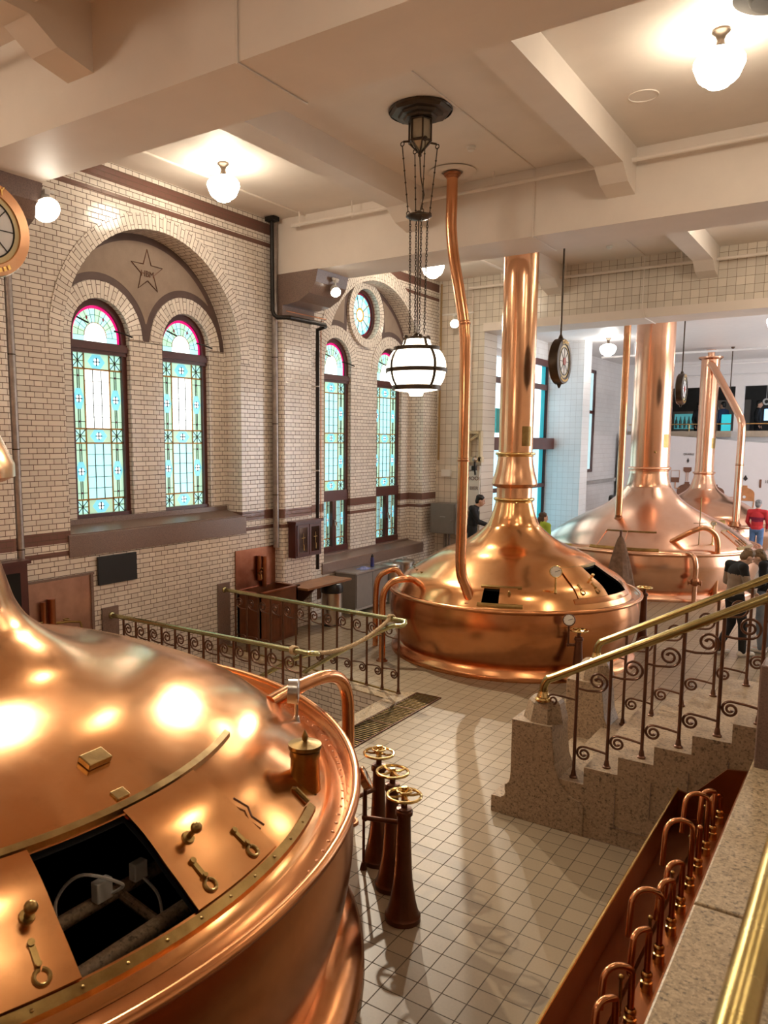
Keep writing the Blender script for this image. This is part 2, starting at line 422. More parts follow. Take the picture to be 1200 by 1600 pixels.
# window sills (granite), upstands
mb = MB()
b = BAYS[0]
for b, dz in ((BAYS[0], .16), (BAYS[1], .08)):
    z0, z1 = b['sill']; y0, y1 = b['y0'], b['y1']
    mb.prism([(WX + .02, z0), (WX + .02, z1), (WX - .02, z1 + .012), (RX - .04, z1 + dz), (RX - .2, z1 + dz), (RX - .2, z0)], 'y', y0 + .002, y1 - .002) if False else None
    prof = [(WX + .025, z0), (WX + .025, z1 - .01), (WX + .01, z1), (RX + .02, z1 + dz * .55), (RX + .02, z1 + dz), (RX - .2, z1 + dz), (RX - .2, z0)]
    mb.prism(prof, 'y', y0, y1)
struct(mb.build('trim_6', M['brownstone'], smooth=False), 'brown granite window sills with sloped tops under the arches', 'window sill')

# stained glass windows ------------------------------------------------
FX, GX = RX - .075, RX - .12
def pane_cells(pb, lb, y0, y1, z0, z1, border=.24, rows=(.09, .355, .09, .37, .095), top=1, full=True):
    W = y1 - y0; H = z1 - z0; bw = W * border
    ys = [y0, y0 + bw, y1 - bw, y1]; zs = [z0]
    for f in rows: zs.append(zs[-1] + f * H)
    zs[-1] = z1
    x = GX
    def q(a, b, c, d, m, e=0): pb.face([(x + e, a, c), (x + e, b, c), (x + e, b, d), (x + e, a, d)], m=m)
    def line(a, c, b, d, w=.007, t=.012, m=0):
        w *= 1.55
        v = Vector((0, b - a, d - c)); ln = v.length; v.normalize(); s = Vector((0, -v.z, v.y)) * w / 2
        A = Vector((x, a, c)); B = Vector((x, b, d))
        lb.mesh([A + s, B + s, B - s, A - s, A + s + Vector((t, 0, 0)), B + s + Vector((t, 0, 0)), B - s + Vector((t, 0, 0)), A - s + Vector((t, 0, 0))],
                [(0, 1, 2, 3), (4, 5, 6, 7), (0, 1, 5, 4), (1, 2, 6, 5), (2, 3, 7, 6), (3, 0, 4, 7)], m)
    def dia(yc, zc, w, h):
        pb.face([(x + .003, yc - w, zc), (x + .003, yc - w * .45, zc - h), (x + .003, yc + w * .45, zc - h), (x + .003, yc + w, zc), (x + .003, yc + w * .45, zc + h), (x + .003, yc - w * .45, zc + h)], m=3)
        for k in range(4):
            a = PI / 4 + k * PI / 2; r = min(w, h) * .62; q0 = (yc + r * .55 * math.cos(a), zc + r * .55 * math.sin(a))
            pb.face([(x + .005, q0[0] + r * .33 * math.cos(2 * PI * j / 6), q0[1] + r * .38 * math.sin(2 * PI * j / 6)) for j in range(6)], m=0)
        line(yc - min(w, h) * .6, zc, yc + min(w, h) * .6, zc, .008); line(yc, zc - min(w, h) * .6, yc, zc + min(w, h) * .6, .008)
    def ros(a, b, c, d):
        q(a, b, c, d, 2); yc, zc = (a + b) / 2, (c + d) / 2; w, h = (b - a) / 2, (d - c) / 2
        for sy in (-1, 1):
            for sz in (-1, 1):
                pb.face([(x + .003, yc + sy * w * .5 + w * .36 * math.cos(2 * PI * j / 8), zc + sz * h * .5 + h * .36 * math.sin(2 * PI * j / 8)) for j in range(8)], m=1)
                line(yc, zc, yc + sy * w, zc + sz * h, .005)
        line(yc - w, zc, yc + w, zc, .006); line(yc, zc - h, yc, zc + h, .006)
        pb.face([(x + .004, yc + w * .22 * math.cos(PI / 2 * j), zc + h * .22 * math.sin(PI / 2 * j)) for j in range(4)], m=2)
    n = len(rows)
    for r in range(n):
        c, d = zs[r], zs[r + 1]
        strip = rows[r] < .2
        for s in (0, 2):
            a, b2 = ys[s], ys[s + 1]
            if strip: ros(a, b2, c, d)
            else:
                q(a, b2, c, d, 2); yc = (a + b2) / 2
                dia(yc, (c + d) / 2, (b2 - a) * .46, (d - c) * .17)
                for zz in (c + (d - c) * .12, d - (d - c) * .12):
                    pb.face([(x + .004, yc - .02, zz), (x + .004, yc, zz - .016), (x + .004, yc + .02, zz), (x + .004, yc, zz + .016)], m=5)
                    line(a, zz, b2, zz, .005)
                for yy in (yc - .015, yc + .015):
                    line(yy, c, yy, (c + d) / 2 - (d - c) * .17, .004); line(yy, (c + d) / 2 + (d - c) * .17, yy, d, .004)
        a, b2 = ys[1], ys[2]
        if strip:
            q(a, b2, c, d, 7 if r < n - 1 else 2); dia((a + b2) / 2, (c + d) / 2, (b2 - a) * .34, (d - c) * .46)
        else:
            hi = (c + d) / 2 > z0 + H * .5 and top  # upper centre painted white for the brighter sky behind it
            if hi:
                q(a, b2, c + (d - c) * .0, d, 0)
            else: q(a, b2, c, d, 1)
            for k in (1, 2): line(a + (b2 - a) * k / 3, c, a + (b2 - a) * k / 3, d, .004)
            nr = 5
            for k in range(1, nr): line(a, c + (d - c) * k / nr, b2, c + (d - c) * k / nr, .004)
    for yy in ys[1:3]: line(yy, z0, yy, z1, .011, .014, 1)
    for zz in zs[1:-1]: line(y0, zz, y1, zz, .014, .014, 1)
def fan(pb, lb, yc, zb, zs, r, bord):
    # lunette above the transom: pink ring painting the red border's reflection, mint ring with leads, clear half disc
    x = GX; n = 24
    def P(rr, k):
        a = PI * k / n; return (yc + rr * math.cos(a), max(zb, zs + rr * math.sin(a)))
    if zs > zb:
        for r0, r1, m in ((0, r * .5, 0), (r * .5, r, 1), (r, r + bord, 6)):
            for sg in (-1, 1):
                pb.face([(x, yc + sg * r0, zb), (x, yc + sg * r1, zb), (x, yc + sg * r1, zs), (x, yc + sg * r0, zs)], m=m)
    for k in range(n):
        for r0, r1, m in ((r * .5, r, (1, 2, 1, 2)[k // 3 % 4]), (r, r + bord, 6)):
            pb.face([(x, *P(r0, k)), (x, *P(r1, k)), (x, *P(r1, k + 1)), (x, *P(r0, k + 1))], m=m)
        pb.face([(x, yc, zs), (x, *P(r * .5, k)), (x, *P(r * .5, k + 1))], m=0)
    lb.tube([(x + .004, *P(r * .5, k)) for k in range(n + 1)], .006, 5, m=1)
    lb.tube([(x + .004, *P(r * .78, k)) for k in range(n + 1)], .003, 5)
    for k in range(0, n + 1, 2): lb.tube([(x + .004, *P(r * .5, k)), (x + .004, *P(r, k))], .003, 4)
    for k in (8, 16):
        p = P(r * .75, k); pb.face([(x + .006, p[0] + .02 * math.cos(j * PI / 2), p[1] + .035 * math.sin(j * PI / 2)) for j in range(4)], m=5)
wn = 0
def lancet(yc, h, zs, zt0, zt1, zp0, zbot, cas=None, label=''):
    global wn; wn += 1
    w = sthing('window_%d' % wn, (FX, yc, zbot), label)
    fb = MB(); fw = .085
    def arc(r): return [(yc + r * math.cos(PI * k / 24), zs + r * math.sin(PI * k / 24)) for k in range(25)]
    o = [(yc + h, zbot)] + arc(h) + [(yc - h, zbot)]; i = [(yc + h - fw, zbot)] + arc(h - fw) + [(yc - h + fw, zbot)]
    for k in range(len(o) - 1):
        for X0 in (FX,): fb.face([(X0, *o[k]), (X0, *o[k + 1]), (X0, *i[k + 1]), (X0, *i[k])])
        fb.face([(FX, *i[k]), (FX, *i[k + 1]), (GX - .03, *i[k + 1]), (GX - .03, *i[k])])
    fb.box(GX - .02, FX + .03, yc - h + .01, yc + h - .01, zt0, zt1)
    fb.box(GX - .02, FX + .05, yc - h + .01, yc + h - .01, zt0 + .05, zt1 - .03)
    if cas:
        c0, c1 = cas
        fb.box(GX - .02, FX + .025, yc - h + .01, yc + h - .01, c1, zp0)
        fb.box(GX - .02, FX + .025, yc - h + .01, yc + h - .01, zbot, c0)
        fb.box(GX - .02, FX + .04, yc - .055, yc + .055, c0, c1)
    else:
        fb.box(GX - .02, FX + .025, yc - h + .01, yc + h - .01, zbot, zp0)
    for v in range(len(fb.v)): p = fb.v[v]; fb.v[v] = (p[0] - FX, p[1] - yc, p[2] - zbot)
    fb.build('window_frame', M['wood'], w, smooth=False, recalc=True)
    pb, lb = MB(), MB()
    fan(pb, lb, yc, zt1, zs, h - fw - .04, .04)
    g = h - fw
    pane_cells(pb, lb, yc - g, yc + g, zp0, zt0, top=0 if cas else 1)
    if cas:
        for s in (-1, 1):
            a, b2 = (yc - g, yc - .055) if s < 0 else (yc + .055, yc + g)
            W = b2 - a
            pane_cells(pb, lb, a, b2, c0, c1, .3, (.17, .83), top=0)
    for q in (pb, lb):
        for v in range(len(q.v)): p = q.v[v]; q.v[v] = (p[0] - FX, p[1] - yc, p[2] - zbot)
    po = pb.build('window_pane', WIN, w, smooth=False, recalc=False)
    lb.build('window_came', [M['lead'], M['amberlead']], w, smooth=False)
    # opener rod of the top light
    rb = MB(); rb.tube([(.02, h * .55, zs - zbot + .1), (.10, h * .72, zs - zbot + .07), (.2, h * .9, zs - zbot + .02)], .012, 6)
    rb.tube([(.02, -h * .7, zs - zbot + .22), (.14, -h * .5, zs - zbot + .14)], .012, 6)
    rb.build('opener_rod', M['ironb'], w)
    if cas:
        hb = MB(); hb.tube([(.07, 0, (c0 + c1) / 2 - zbot + .06), (.1, 0, (c0 + c1) / 2 - zbot + .02), (.11, .02, (c0 + c1) / 2 - zbot - .07)], .011, 6)
        hb.box(.03, .07, -.018, .018, (c0 + c1) / 2 - zbot - .04, (c0 + c1) / 2 - zbot + .08); hb.build('window_handle', M['steel'], w)
b = BAYS[0]
lancet(b['lan'][0], b['h'], b['ls'], 4.50, 4.66, 2.30, 2.14)
lancet(b['lan'][1], b['h'], b['ls'], 4.50, 4.66, 2.30, 2.14)
b = BAYS[1]
lancet(b['lan'][0], b['h'], b['ls'], 4.47, 4.62, 2.34, 1.06, (1.22, 2.13))
lancet(b['lan'][1], b['h'], b['ls'], 4.47, 4.62, 2.34, 1.06, (1.22, 2.13))
wn += 1
w = sthing('window_%d' % wn, (FX, 14.0, 5.9))
fb, pb, lb = MB(), MB(), MB(); n = 36
def Cc(r, k): return (r * math.cos(2 * PI * k / n), r * math.sin(2 * PI * k / n))
for k in range(n):
    fb.face([(0, *Cc(.5, k)), (0, *Cc(.5, k + 1)), (0, *Cc(.43, k + 1)), (0, *Cc(.43, k))])
    fb.face([(0, *Cc(.43, k)), (0, *Cc(.43, k + 1)), (GX - FX - .02, *Cc(.43, k + 1)), (GX - FX - .02, *Cc(.43, k))])
    for r0, r1, m in ((.40, .43, 5), (.32, .40, 3 if k % 3 else 2), (.14, .32, 1), (.10, .14, 4), (.0001, .10, 0)):
        pb.face([(GX - FX, *Cc(r0, k)), (GX - FX, *Cc(r1, k)), (GX - FX, *Cc(r1, k + 1)), (GX - FX, *Cc(r0, k + 1))], m=m)
for r in (.40, .32, .14, .07): lb.tor((GX - FX + .003, 0, 0), r, .004, 36, 5, Matrix.Rotation(PI / 2, 3, 'Y'), m=1 if r in (.14, .32) else 0)
for k in range(10):
    a = 2 * PI * k / 10; lb.tube([(GX - FX + .003, .14 * math.cos(a), .14 * math.sin(a)), (GX - FX + .003, .42 * math.cos(a), .42 * math.sin(a))], .008 if k % 2 else .005, 5)
fb.build('window_frame', M['wood'], w, smooth=False, recalc=False); pb.build('window_pane', WIN, w, smooth=False, recalc=False); lb.build('window_came', [M['lead'], M['amberlead']], w)

# pilasters with stone corbels
for i, (yc, lab) in enumerate(((11.02, 'brick pilaster with brown stone corbel under the far cross beam'), (5.08, 'brick pilaster with brown stone corbel under the near cross beam'))):
    mb = MB(); y0, y1, x1 = yc - .45, yc + .44, WX + .2; r = .07
    pr = [(WX, y0), (x1 - r, y0)] + [(x1 - r + r * math.sin(a), y0 + r - r * math.cos(a)) for a in (PI / 6, PI / 3, PI / 2)] + [(x1, y1 - r)] + [(x1 - r + r * math.cos(a), y1 - r + r * math.sin(a)) for a in (PI / 6, PI / 3, PI / 2)] + [(WX, y1)]
    s = 0
    for a, c in zip(pr[:-1], pr[1:]):
        d = math.hypot(c[0] - a[0], c[1] - a[1])
        mb.face([(*a, 0), (*c, 0), (*c, 5.4), (*a, 5.4)], [(s, 0), (s + d, 0), (s + d, 5.4), (s, 5.4)]); s += d
    struct(mb.build('trim_%d' % (7 + i), M['brickband'], recalc=False), lab, 'pilaster')
    mb = MB()
    mb.box(WX, x1 + .02, yc - .45, yc + .45, 5.38, 5.56)
    prof = [(WX, 5.56), (x1 + .12, 5.56)] + [(x1 + .12 + .62 * math.sin(a), 5.56 + .5 * (1 - math.cos(a))) for a in (PI / 8, PI / 4, PI * 3 / 8, PI / 2)] + [(WX, 6.06)]
    mb.prism(prof, 'y', yc - .44, yc + .44)
    struct(mb.build('trim_%d' % (9 + i), M['brownstone'], smooth=False), 'curved brown stone corbel carrying the ' + ('far' if i == 0 else 'near') + ' cross beam', 'corbel')

# floor with stair pit, ceiling, beams, ribs
PIT = [(-8.6, 7.35), (-5.06, 7.12), (-5.09, 8.50), (-8.6, 9.0)]
mb = MB()
fl = [(-12, -4), (4, -4), (4, 31), (-12, 31)]
loops = [fl, PIT]; flat = fl + PIT
for t in tessellate_polygon([[Vector((*p, 0)) for p in l] for l in loops]): mb.face([(*flat[k], 0) for k in t])
struct(mb.build('floor', M['floor'], smooth=False))
mb = MB()
for k in range(4):
    a, c = PIT[k], PIT[(k + 1) % 4]; d = math.hypot(c[0] - a[0], c[1] - a[1])
    mb.face([(*a, -.0), (*c, -.0), (*c, -2.6), (*a, -2.6)], [(0, 0), (d, 0), (d, -2.6), (0, -2.6)])
mb.face([(*p, -2.6) for p in PIT], [p for p in PIT])
struct(mb.build('wall_pit', M['brick'], recalc=False), 'white glazed brick walls of the stair pit', 'pit wall')
mb = MB()
mb.prism([(-5.09, 8.50), (-8.58, 9.0), (-8.58, 9.3), (-5.09, 8.80)], 'z', -.30, .012)
mb.prism([(-5.06, 7.12), (-8.58, 7.35), (-8.58, 7.08), (-4.86, 6.84)], 'z', -.30, .012)
mb.prism([(-5.06, 7.12), (-5.09, 8.50), (-5.09, 8.80), (-4.86, 8.95), (-4.86, 6.84)], 'z', -.12, .013)
struct(mb.build('trim_11', M['granl'], smooth=False), 'pale granite kerb around the stair pit', 'kerb')
mb = MB()
for k in range(9): mb.box(-5.4 - .28 * (k + 1), -5.4 - .28 * k, 7.36, 8.52, -2.6, -.45 - .18 * (k + 1))
struct(mb.build('stairs_pit', M['gran'], smooth=False), 'granite steps going down into the stair pit', 'stairs')
mb = MB(); mb.box(-12, 4, -4, 16.6, CZ, CZ + .1); struct(mb.build('ceiling', M['plaster'], smooth=False))
mb = MB()
for y0, y1 in ((4.66, 5.5), (10.6, 11.5)):
    mb.box(-8.59, 4, y0, y1, 6.06, CZ + .01)
struct(mb.build('ceiling_beam', M['plaster'], smooth=False), 'broad cream plastered cross beams under the ceiling', 'beam')
mb = MB()
for xr in (-5.88, -2.96, -.02, 2.9):
    for y0, y1 in ((-4, 4.66), (5.5, 10.6), (11.5, 16.6)):
        hb = [(y0, CZ + .01), (y0, 6.38), (y0 + .35, 6.45), (y0 + .6, 6.6), (y1 - .6, 6.6), (y1 - .35, 6.45), (y1, 6.38), (y1, CZ + .01)]
        mb.prism(hb, 'x', xr - .17, xr + .17)
struct(mb.build('ceiling_rib', M['plaster'], smooth=False), 'cream ceiling ribs with haunched ends between the beams', 'rib')
# end wall of the hall: tiles over a wide opening, plaster lintel
mb = MB()
mb.box(-8.6, -7.46, 16.6, 17.3, 0, CZ); mb.box(-7.46, 4, 16.6, 17.3, 5.9, CZ)
struct(mb.build('wall_back', M['tile'], smooth=False))
mb = MB(); mb.box(-7.46, 4, 16.52, 17.4, 5.74, 5.915); struct(mb.build('trim_12', M['plaster'], smooth=False), 'plaster lintel over the wide opening', 'lintel')
mb = MB(); mb.box(4, 4.1, -4, 31, -.1, CZ + .1); struct(mb.build('wall_right', M['plaster'], smooth=False))
mb = MB(); mb.box(-12, 4, -4.1, -4, -.1, CZ + .1); struct(mb.build('wall_front', M['plaster'], smooth=False))
# ------------------------------------------------------------------ next hall
mb = MB(); mb.box(-12, 4, 17.3, 31, 6.1, 6.2); struct(mb.build('ceiling_hall', M['white'], smooth=False))
mb = MB()
mb.box(-8.1, -8.0, 17.3, 18.0, 0, 6.1); mb.box(-8.1, -8.0, 18.0, 22.3, 5.6, 6.1); mb.box(-8.1, -8.0, 18.0, 22.3, 0, .5)
mb.box(-8.1, -8.0, 22.3, 31, 0, 6.1)
struct(mb.build('wall_hall', M['tilewy'], smooth=False))
mb = MB(); mb.box(-8.0, -6.95, 22.1, 22.75, 0, 6.1); struct(mb.build('trim_13', M['tilew'], smooth=False), 'white tiled pier beside the tall hall window', 'pier')
mb = MB(); mb.box(-8.0, -7.94, 23, 30, 1.93, 2.05); struct(mb.build('trim_14', simple('grey_ledge', (.35, .34, .33), .5), smooth=False), 'grey ledge along the white tiled wall', 'ledge')
# tall window of the hall
w = sthing('window_%d' % (wn + 1), (-8.0, 18.0, .5)); wn += 1
fb = MB()
for z0, z1 in ((0, .15), (1.55, 1.66), (2.62, 2.94), (4.27, 4.42), (4.92, 5.1)): fb.box(-.05, .05, 0, 4.2, z0, z1)
for y in (0, 4.06): fb.box(-.05, .05, y, y + .14, 0, 5.1)
fb.box(-.05, .04, 1.9, 2.0, 0, 5.1)
fb.build('window_frame', M['wood'], w, smooth=False)
pb = MB(); pb.face([(-.03, 0, 0), (-.03, 4.2, 0), (-.03, 4.2, 2.7), (-.03, 0, 2.7)], m=0); pb.face([(-.03, 0, 2.7), (-.03, 4.2, 2.7), (-.03, 4.2, 5.1), (-.03, 0, 5.1)], m=1)
for y0, y1 in ((1.55, 1.9), (3.75, 4.06)): pb.face([(-.025, y0, 0), (-.025, y1, 0), (-.025, y1, 5), (-.025, y0, 5)], m=2)
pb.build('window_pane', [emis('daylight_low', (.42, .82, 1.0), 1.0), emis('daylight_high', (.70, .90, 1.0), 1.25), emis('teal_glass', (.03, .30, .36), .55)], w, smooth=False, recalc=False)
mb = MB(); mb.box(-7.98, -7.72, 17.6, 23.3, 3.12, 3.43); o = mb.build('lintel_beam', M['wood'], smooth=False)
struct(o, 'brown beam crossing the tall hall window', 'beam')
mb = MB(); mb.box(-8.02, -7.965, 18.55, 19.5, 3.55, 4.15); sg = mb.build('street_sign_board', simple('teal_sign', (.02, .33, .3), .4), smooth=False); tag(sg, 'teal sign board with a white mark behind the tall hall window', 'sign')
mb = MB(); mb.prism([(18.85, 3.66), (19.45, 3.66), (19.45, 3.86), (19.3, 3.92), (19.22, 3.78), (18.85, 3.78)], 'x', -7.966, -7.955); mb.build('sign_mark', M['dialw'], sg, smooth=False)
w = sthing('window_%d' % (wn + 1), (-7.99, 25.4, 2.35)); wn += 1
fb = MB()
for y in (0, 1.0): fb.box(-.02, .06, y, y + .12, 0, 3.3)
for z in (0, 1.9, 3.2): fb.box(-.02, .06, 0, 1.1, z, z + .1)
fb.build('window_frame', M['wood'], w, smooth=False)
pb = MB(); pb.box(-.01, .01, .1, 1.0, .1, 3.2); pb.build('window_pane', emis('dull_daylight', (.5, .75, .8), .5), w, smooth=False)
# glowing panes added out of view at the right to brighten the hall
w = sthing('window_%d' % (wn + 1), (3.98, 18.0, .5)); wn += 1
pb = MB(); pb.box(-.01, 0, 0, 4.2, 0, 4.8); pb.box(-.01, 0, 5.2, 9.4, 0, 4.8); pb.build('window_pane', emis('added_side_glow', (.92, .95, 1.0), 3.4), w, smooth=False)
# back wall of the hall with bar openings
mb = MB()
BY = 30.0
def wx(x0, x1, z0, z1): mb.box(x0, x1, BY, BY + .15, z0, z1)
wx(-8, -7.6, 0, 6.1); wx(-7.6, 4, 0, 3.72); wx(-7.6, 4, 5.22, 6.1); wx(-4.28, -4.0, 3.72, 5.22); wx(1, 4, 3.72, 5.22)
struct(mb.build('wall_bar', M['white'], smooth=False))
mb = MB(); mb.box(-7.7, -4.32, 29.78, 30.0, 3.52, 3.72); mb.box(-3.96, 1, 29.78, 30.0, 3.52, 3.72)
struct(mb.build('trim_15', simple('tan_sill', (.45, .36, .27), .5), smooth=False), 'tan sills under the two bar openings', 'sill')
dkw = simple('dark_bar_wall', (.05, .045, .04), .6)
mb = MB(); mb.box(-7.9, 4, 33.5, 33.6, 3.02, 6); struct(mb.build('wall_barback', dkw, smooth=False))
mb = MB(); mb.box(-7.9, 4, 30.15, 33.5, 5.6, 5.7); struct(mb.build('ceiling_barroom', dkw, smooth=False))
mb = MB(); mb.box(-7.9, 4, 30.15, 33.5, 2.92, 3.02); struct(mb.build('floor_barroom', dkw, smooth=False))
mb = MB(); mb.box(-8.0, -7.9, 30.15, 33.6, 3.02, 5.7); struct(mb.build('wall_barside', dkw, smooth=False))
# mural panel standing before the back wall, with brewing diagram
mw = MB()
mw.prism([(-7.9, 0), (3.5, 0), (3.5, 3.0), (-1, 3.1), (-3.1, 3.30), (-4.6, 3.44), (-6.2, 3.56), (-7.9, 3.6)], 'y', 29.42, 29.5)
mural = mw.build('mural_panel', simple('mural_white', (.84, .80, .81), .6, var=.01), smooth=False); struct(mural, 'white mural wall with brewing kettle diagram', 'mural')
brn = simple('mural_brown', (.23, .10, .06), .7); org = simple('mural_orange', (.62, .26, .1), .7); ink = simple('mural_ink', (.04, .03, .03), .7)
def mk(poly, mat, name='mural_print'):
    q = MB(); q.prism(poly, 'y', 29.40, 29.415); return q.build(name, mat, mural, smooth=False)
def kettle_icon(x, z, w, mat):
    h = w * .85
    p = [(x - w / 2, z), (x + w / 2, z), (x + w / 2, z + h * .45)] + [(x + w / 2 * math.cos(a), z + h * .45 + h * .4 * math.sin(a)) for a in (.3, .6, .9, 1.2)] + [(x + w * .12, z + h * .88), (x + w * .12, z + h), (x - w * .12, z + h), (x - w * .12, z + h * .88)] + [(x - w / 2 * math.cos(a), z + h * .45 + h * .4 * math.sin(a)) for a in (1.2, .9, .6, .3)] + [(x - w / 2, z + h * .45)]
    mk(p, mat); q = MB(); q.cyl((x, 29.402, z + h * .25), (x, 29.395, z + h * .25), w * .08); q.build('mural_print', M['dialw'], mural)
kettle_icon(-5.52, 1.45, .62, brn); kettle_icon(-4.62, 1.42, .58, brn); kettle_icon(-3.72, 1.40, .60, org)
mk([(-6.05, 1.95), (-5.78, 1.95), (-5.78, 2.12), (-6.05, 2.12)], brn)
q = MB(); q.tube([(-6.05, 29.41, 2.08), (-6.05, 29.41, 2.36), (-5.78, 29.41, 2.36), (-5.78, 29.41, 2.08)], .008, 4, closed=True); q.tube([(-5.9, 29.41, 1.95), (-5.9, 29.41, 1.75), (-5.75, 29.41, 1.75)], .02, 4)
q.tube([(-5.56, 29.41, 2.0), (-5.56, 29.41, 2.3)], .008, 4); q.tube([(-5.5, 29.41, 2.0), (-5.5, 29.41, 2.3)], .008, 4)
q.tube([(-4.3, 29.41, 1.5), (-3.98, 29.41, 1.5), (-3.98, 29.41, 1.8)], .016, 4); q.tube([(-3.42, 29.41, 1.42), (-3.46, 29.41, 1.0)], .018, 4); q.build('mural_print', org, mural)
mk([(-5.66, 2.36), (-5.6, 2.3), (-5.46, 2.3), (-5.4, 2.36), (-5.4, 2.48), (-5.66, 2.48)], brn)
mk([(-5.53, 2.62), (-5.49, 2.7), (-5.53, 2.8), (-5.57, 2.7)], ink); mk([(-3.3, 1.85), (-3.24, 1.85), (-3.24, 2.12), (-3.3, 2.12)], brn)
mk([(-3.72, 2.06), (-3.65, 2.13), (-3.72, 2.26), (-3.79, 2.13)], ink)
text('mural_lettering', 'GRAINS', .10, ink, (-5.52, 29.405, 2.92), RXZ, mural); text('mural_lettering', '100 °C', .14, ink, (-2.95, 29.405, 2.05), RXZ, mural); text('mural_lettering', 'BOILING', .10, ink, (-3.78, 29.405, 1.22), RXZ, mural)
# ------------------------------------------------------------------ kettles
def angles(n, extra):
    a = sorted(set([round(-PI + 2 * PI * k / n, 6) for k in range(n)] + [round(math.radians(e), 6) for e in extra])); return a
def pol(r, deg, z): return Vector((r * math.cos(math.radians(deg)), r * math.sin(math.radians(deg)), z))
def prof_fn(pr):
    def f(r):
        for (r0, z0), (r1, z1) in zip(pr[:-1], pr[1:]):
            if r0 <= r <= r1: return z0 + (z1 - z0) * (r - r0) / max(1e-9, r1 - r0)
        return pr[-1][1] if r > pr[-1][0] else pr[0][1]
    return f
def gauge(mb, fb, base, tip, d, r=.085):
    # dial on a stem; d = facing direction
    d = Vector(d).normalized(); t = Vector(tip)
    mb.cyl(base, t - Vector((0, 0, r)), .016, .013, 10); mb.cyl(Vector(base), Vector(base) + Vector((0, 0, .05)), .03, .02, 12)
    mb.cyl(t - d * .03, t + d * .012, r, r, 24)
    mb.tor(t + d * .012, r * .97, .008, 24, 6, d.to_track_quat('Z', 'Y').to_matrix())
    fb.cyl(t + d * .013, t + d * .0145, r * .9, r * .9, 24)
    u = d.orthogonal().normalized(); w = d.cross(u); w = Vector((0, 0, 1)) if abs(w.z) < .1 else w
    return t
def needle(nb, t, d, r=.085):
    d = Vector(d).normalized(); up = (Vector((0, 0, 1)) - d * d.z).normalized(); rt = up.cross(d)
    p = Vector(t) + d * .018
    nb.tube([p - (rt * .7 + up * .3) * r * .2, p + (rt * .85 + up * .35) * r * .7], .0035, 5)
    for k in range(10):
        a = -PI * .75 + 1.5 * PI * k / 9; q = Vector(t) + d * .0165 + (rt * math.sin(a) + up * math.cos(a)) * r * .76; nb.tube([q, q + (rt * math.sin(a) + up * math.cos(a)) * r * .09], .0025, 4)
def kettle(label, c, dome, rim_r, rim_z, neck, mats, hatch=None, win=None, n=128, belly=None):
    root = thing('copper_kettle', label, 'brewing kettle', (c[0], c[1], 0))
    mdome, mbody = mats
    dp = cr2(dome, 8); re = dp[-1][0]
    if hatch: dp = sorted(set([(round(r, 4), round(z, 4)) for r, z in dp] + []), key=lambda p: p[0]);
    f = prof_fn(dp)
    holes = []
    if hatch: holes.append((hatch['a0'], hatch['a1'], hatch['r0'], hatch['r1']))
    if win: holes.append((win['a0'], win['am'], win['r0'], win['r1']))
    ext = [a for h in holes for a in h[:2]]
    rs = sorted(set([p[0] for p in dp] + [r for h in holes for r in h[2:]]))
    pr = [(r, f(r)) for r in rs]
    def om(r, t):
        d = math.degrees(t); d = d - 360 if d > 180 else d
        return any(h[0] < d < h[1] and h[2] < r < h[3] for h in holes)
    mb = MB(); mb.lathe(pr, th=None, c=(0, 0, 0), n=n) if not holes else mb.lathe(pr, th=(lambda A: A + [A[0] + 2 * PI])(angles(n, ext)), omit=om)
    d_ = mb.build('dome', mdome, root, sharp=50)
    if holes:
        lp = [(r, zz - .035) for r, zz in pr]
        mb = MB(); mb.lathe(lp, th=(lambda A: A + [A[0] + 2 * PI])(angles(72, ext)), omit=om); mb.build('shade_lining', M['dark'], root)  # black sheet under the copper dome, paints the shade inside the hatch
    # rolled rim and gutter
    z = rim_z; R = rim_r; g = (R - re)
    mb = MB()
    mb.lathe([(re - .01, f(re)), (re + g * .15, f(re) - .03), (re + g * .6, f(re) - .045), (R - .05, z - .045), (R - .015, z + .012)], n)
    mb.lathe([(R + .03 * math.cos(a), z + .03 * math.sin(a)) for a in [2 * PI * k / 10 for k in range(11)]], n)
    if R > 2.9:
        for k in range(58):
            a = -42 + k * 2.1; mb.sph(pol(re + g * .45, a, f(re) - .045), (.015, .015, .009), 8, 5, m=1)
    mb.build('rim', [mbody, M['copd']], root, sharp=60)
    b = belly
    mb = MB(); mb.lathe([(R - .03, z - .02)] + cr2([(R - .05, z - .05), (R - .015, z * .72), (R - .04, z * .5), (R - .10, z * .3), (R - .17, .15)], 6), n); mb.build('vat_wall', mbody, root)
    q_ = .10 if R > 2.9 else 0; mb = MB(); mb.lathe([(R - .17, .17), (R - .13 + q_ * .5, .155), (R - .10 + q_, .11), (R - .06 + q_, .075), (R - .04 + q_, .04), (R - .045 + q_, .0), (R - .3, .0)], n); mb.build('foot_ring', mbody, root)
    if neck:
        mb = MB(); mb.lathe(neck['prof'], 64); mb.build('chimney', neck.get('mat', mdome), root, sharp=30)
        if neck.get('rings'):
            for r, zz, t in neck['rings']:
                mb = MB(); mb.tor((0, 0, zz), r, t, 48, 10); mb.tor((0, 0, zz - t * 1.5), r - t * .4, t * .4, 48, 6); mb.build('neck_ring', neck.get('ringmat', M['brass']), root)
    return root, f
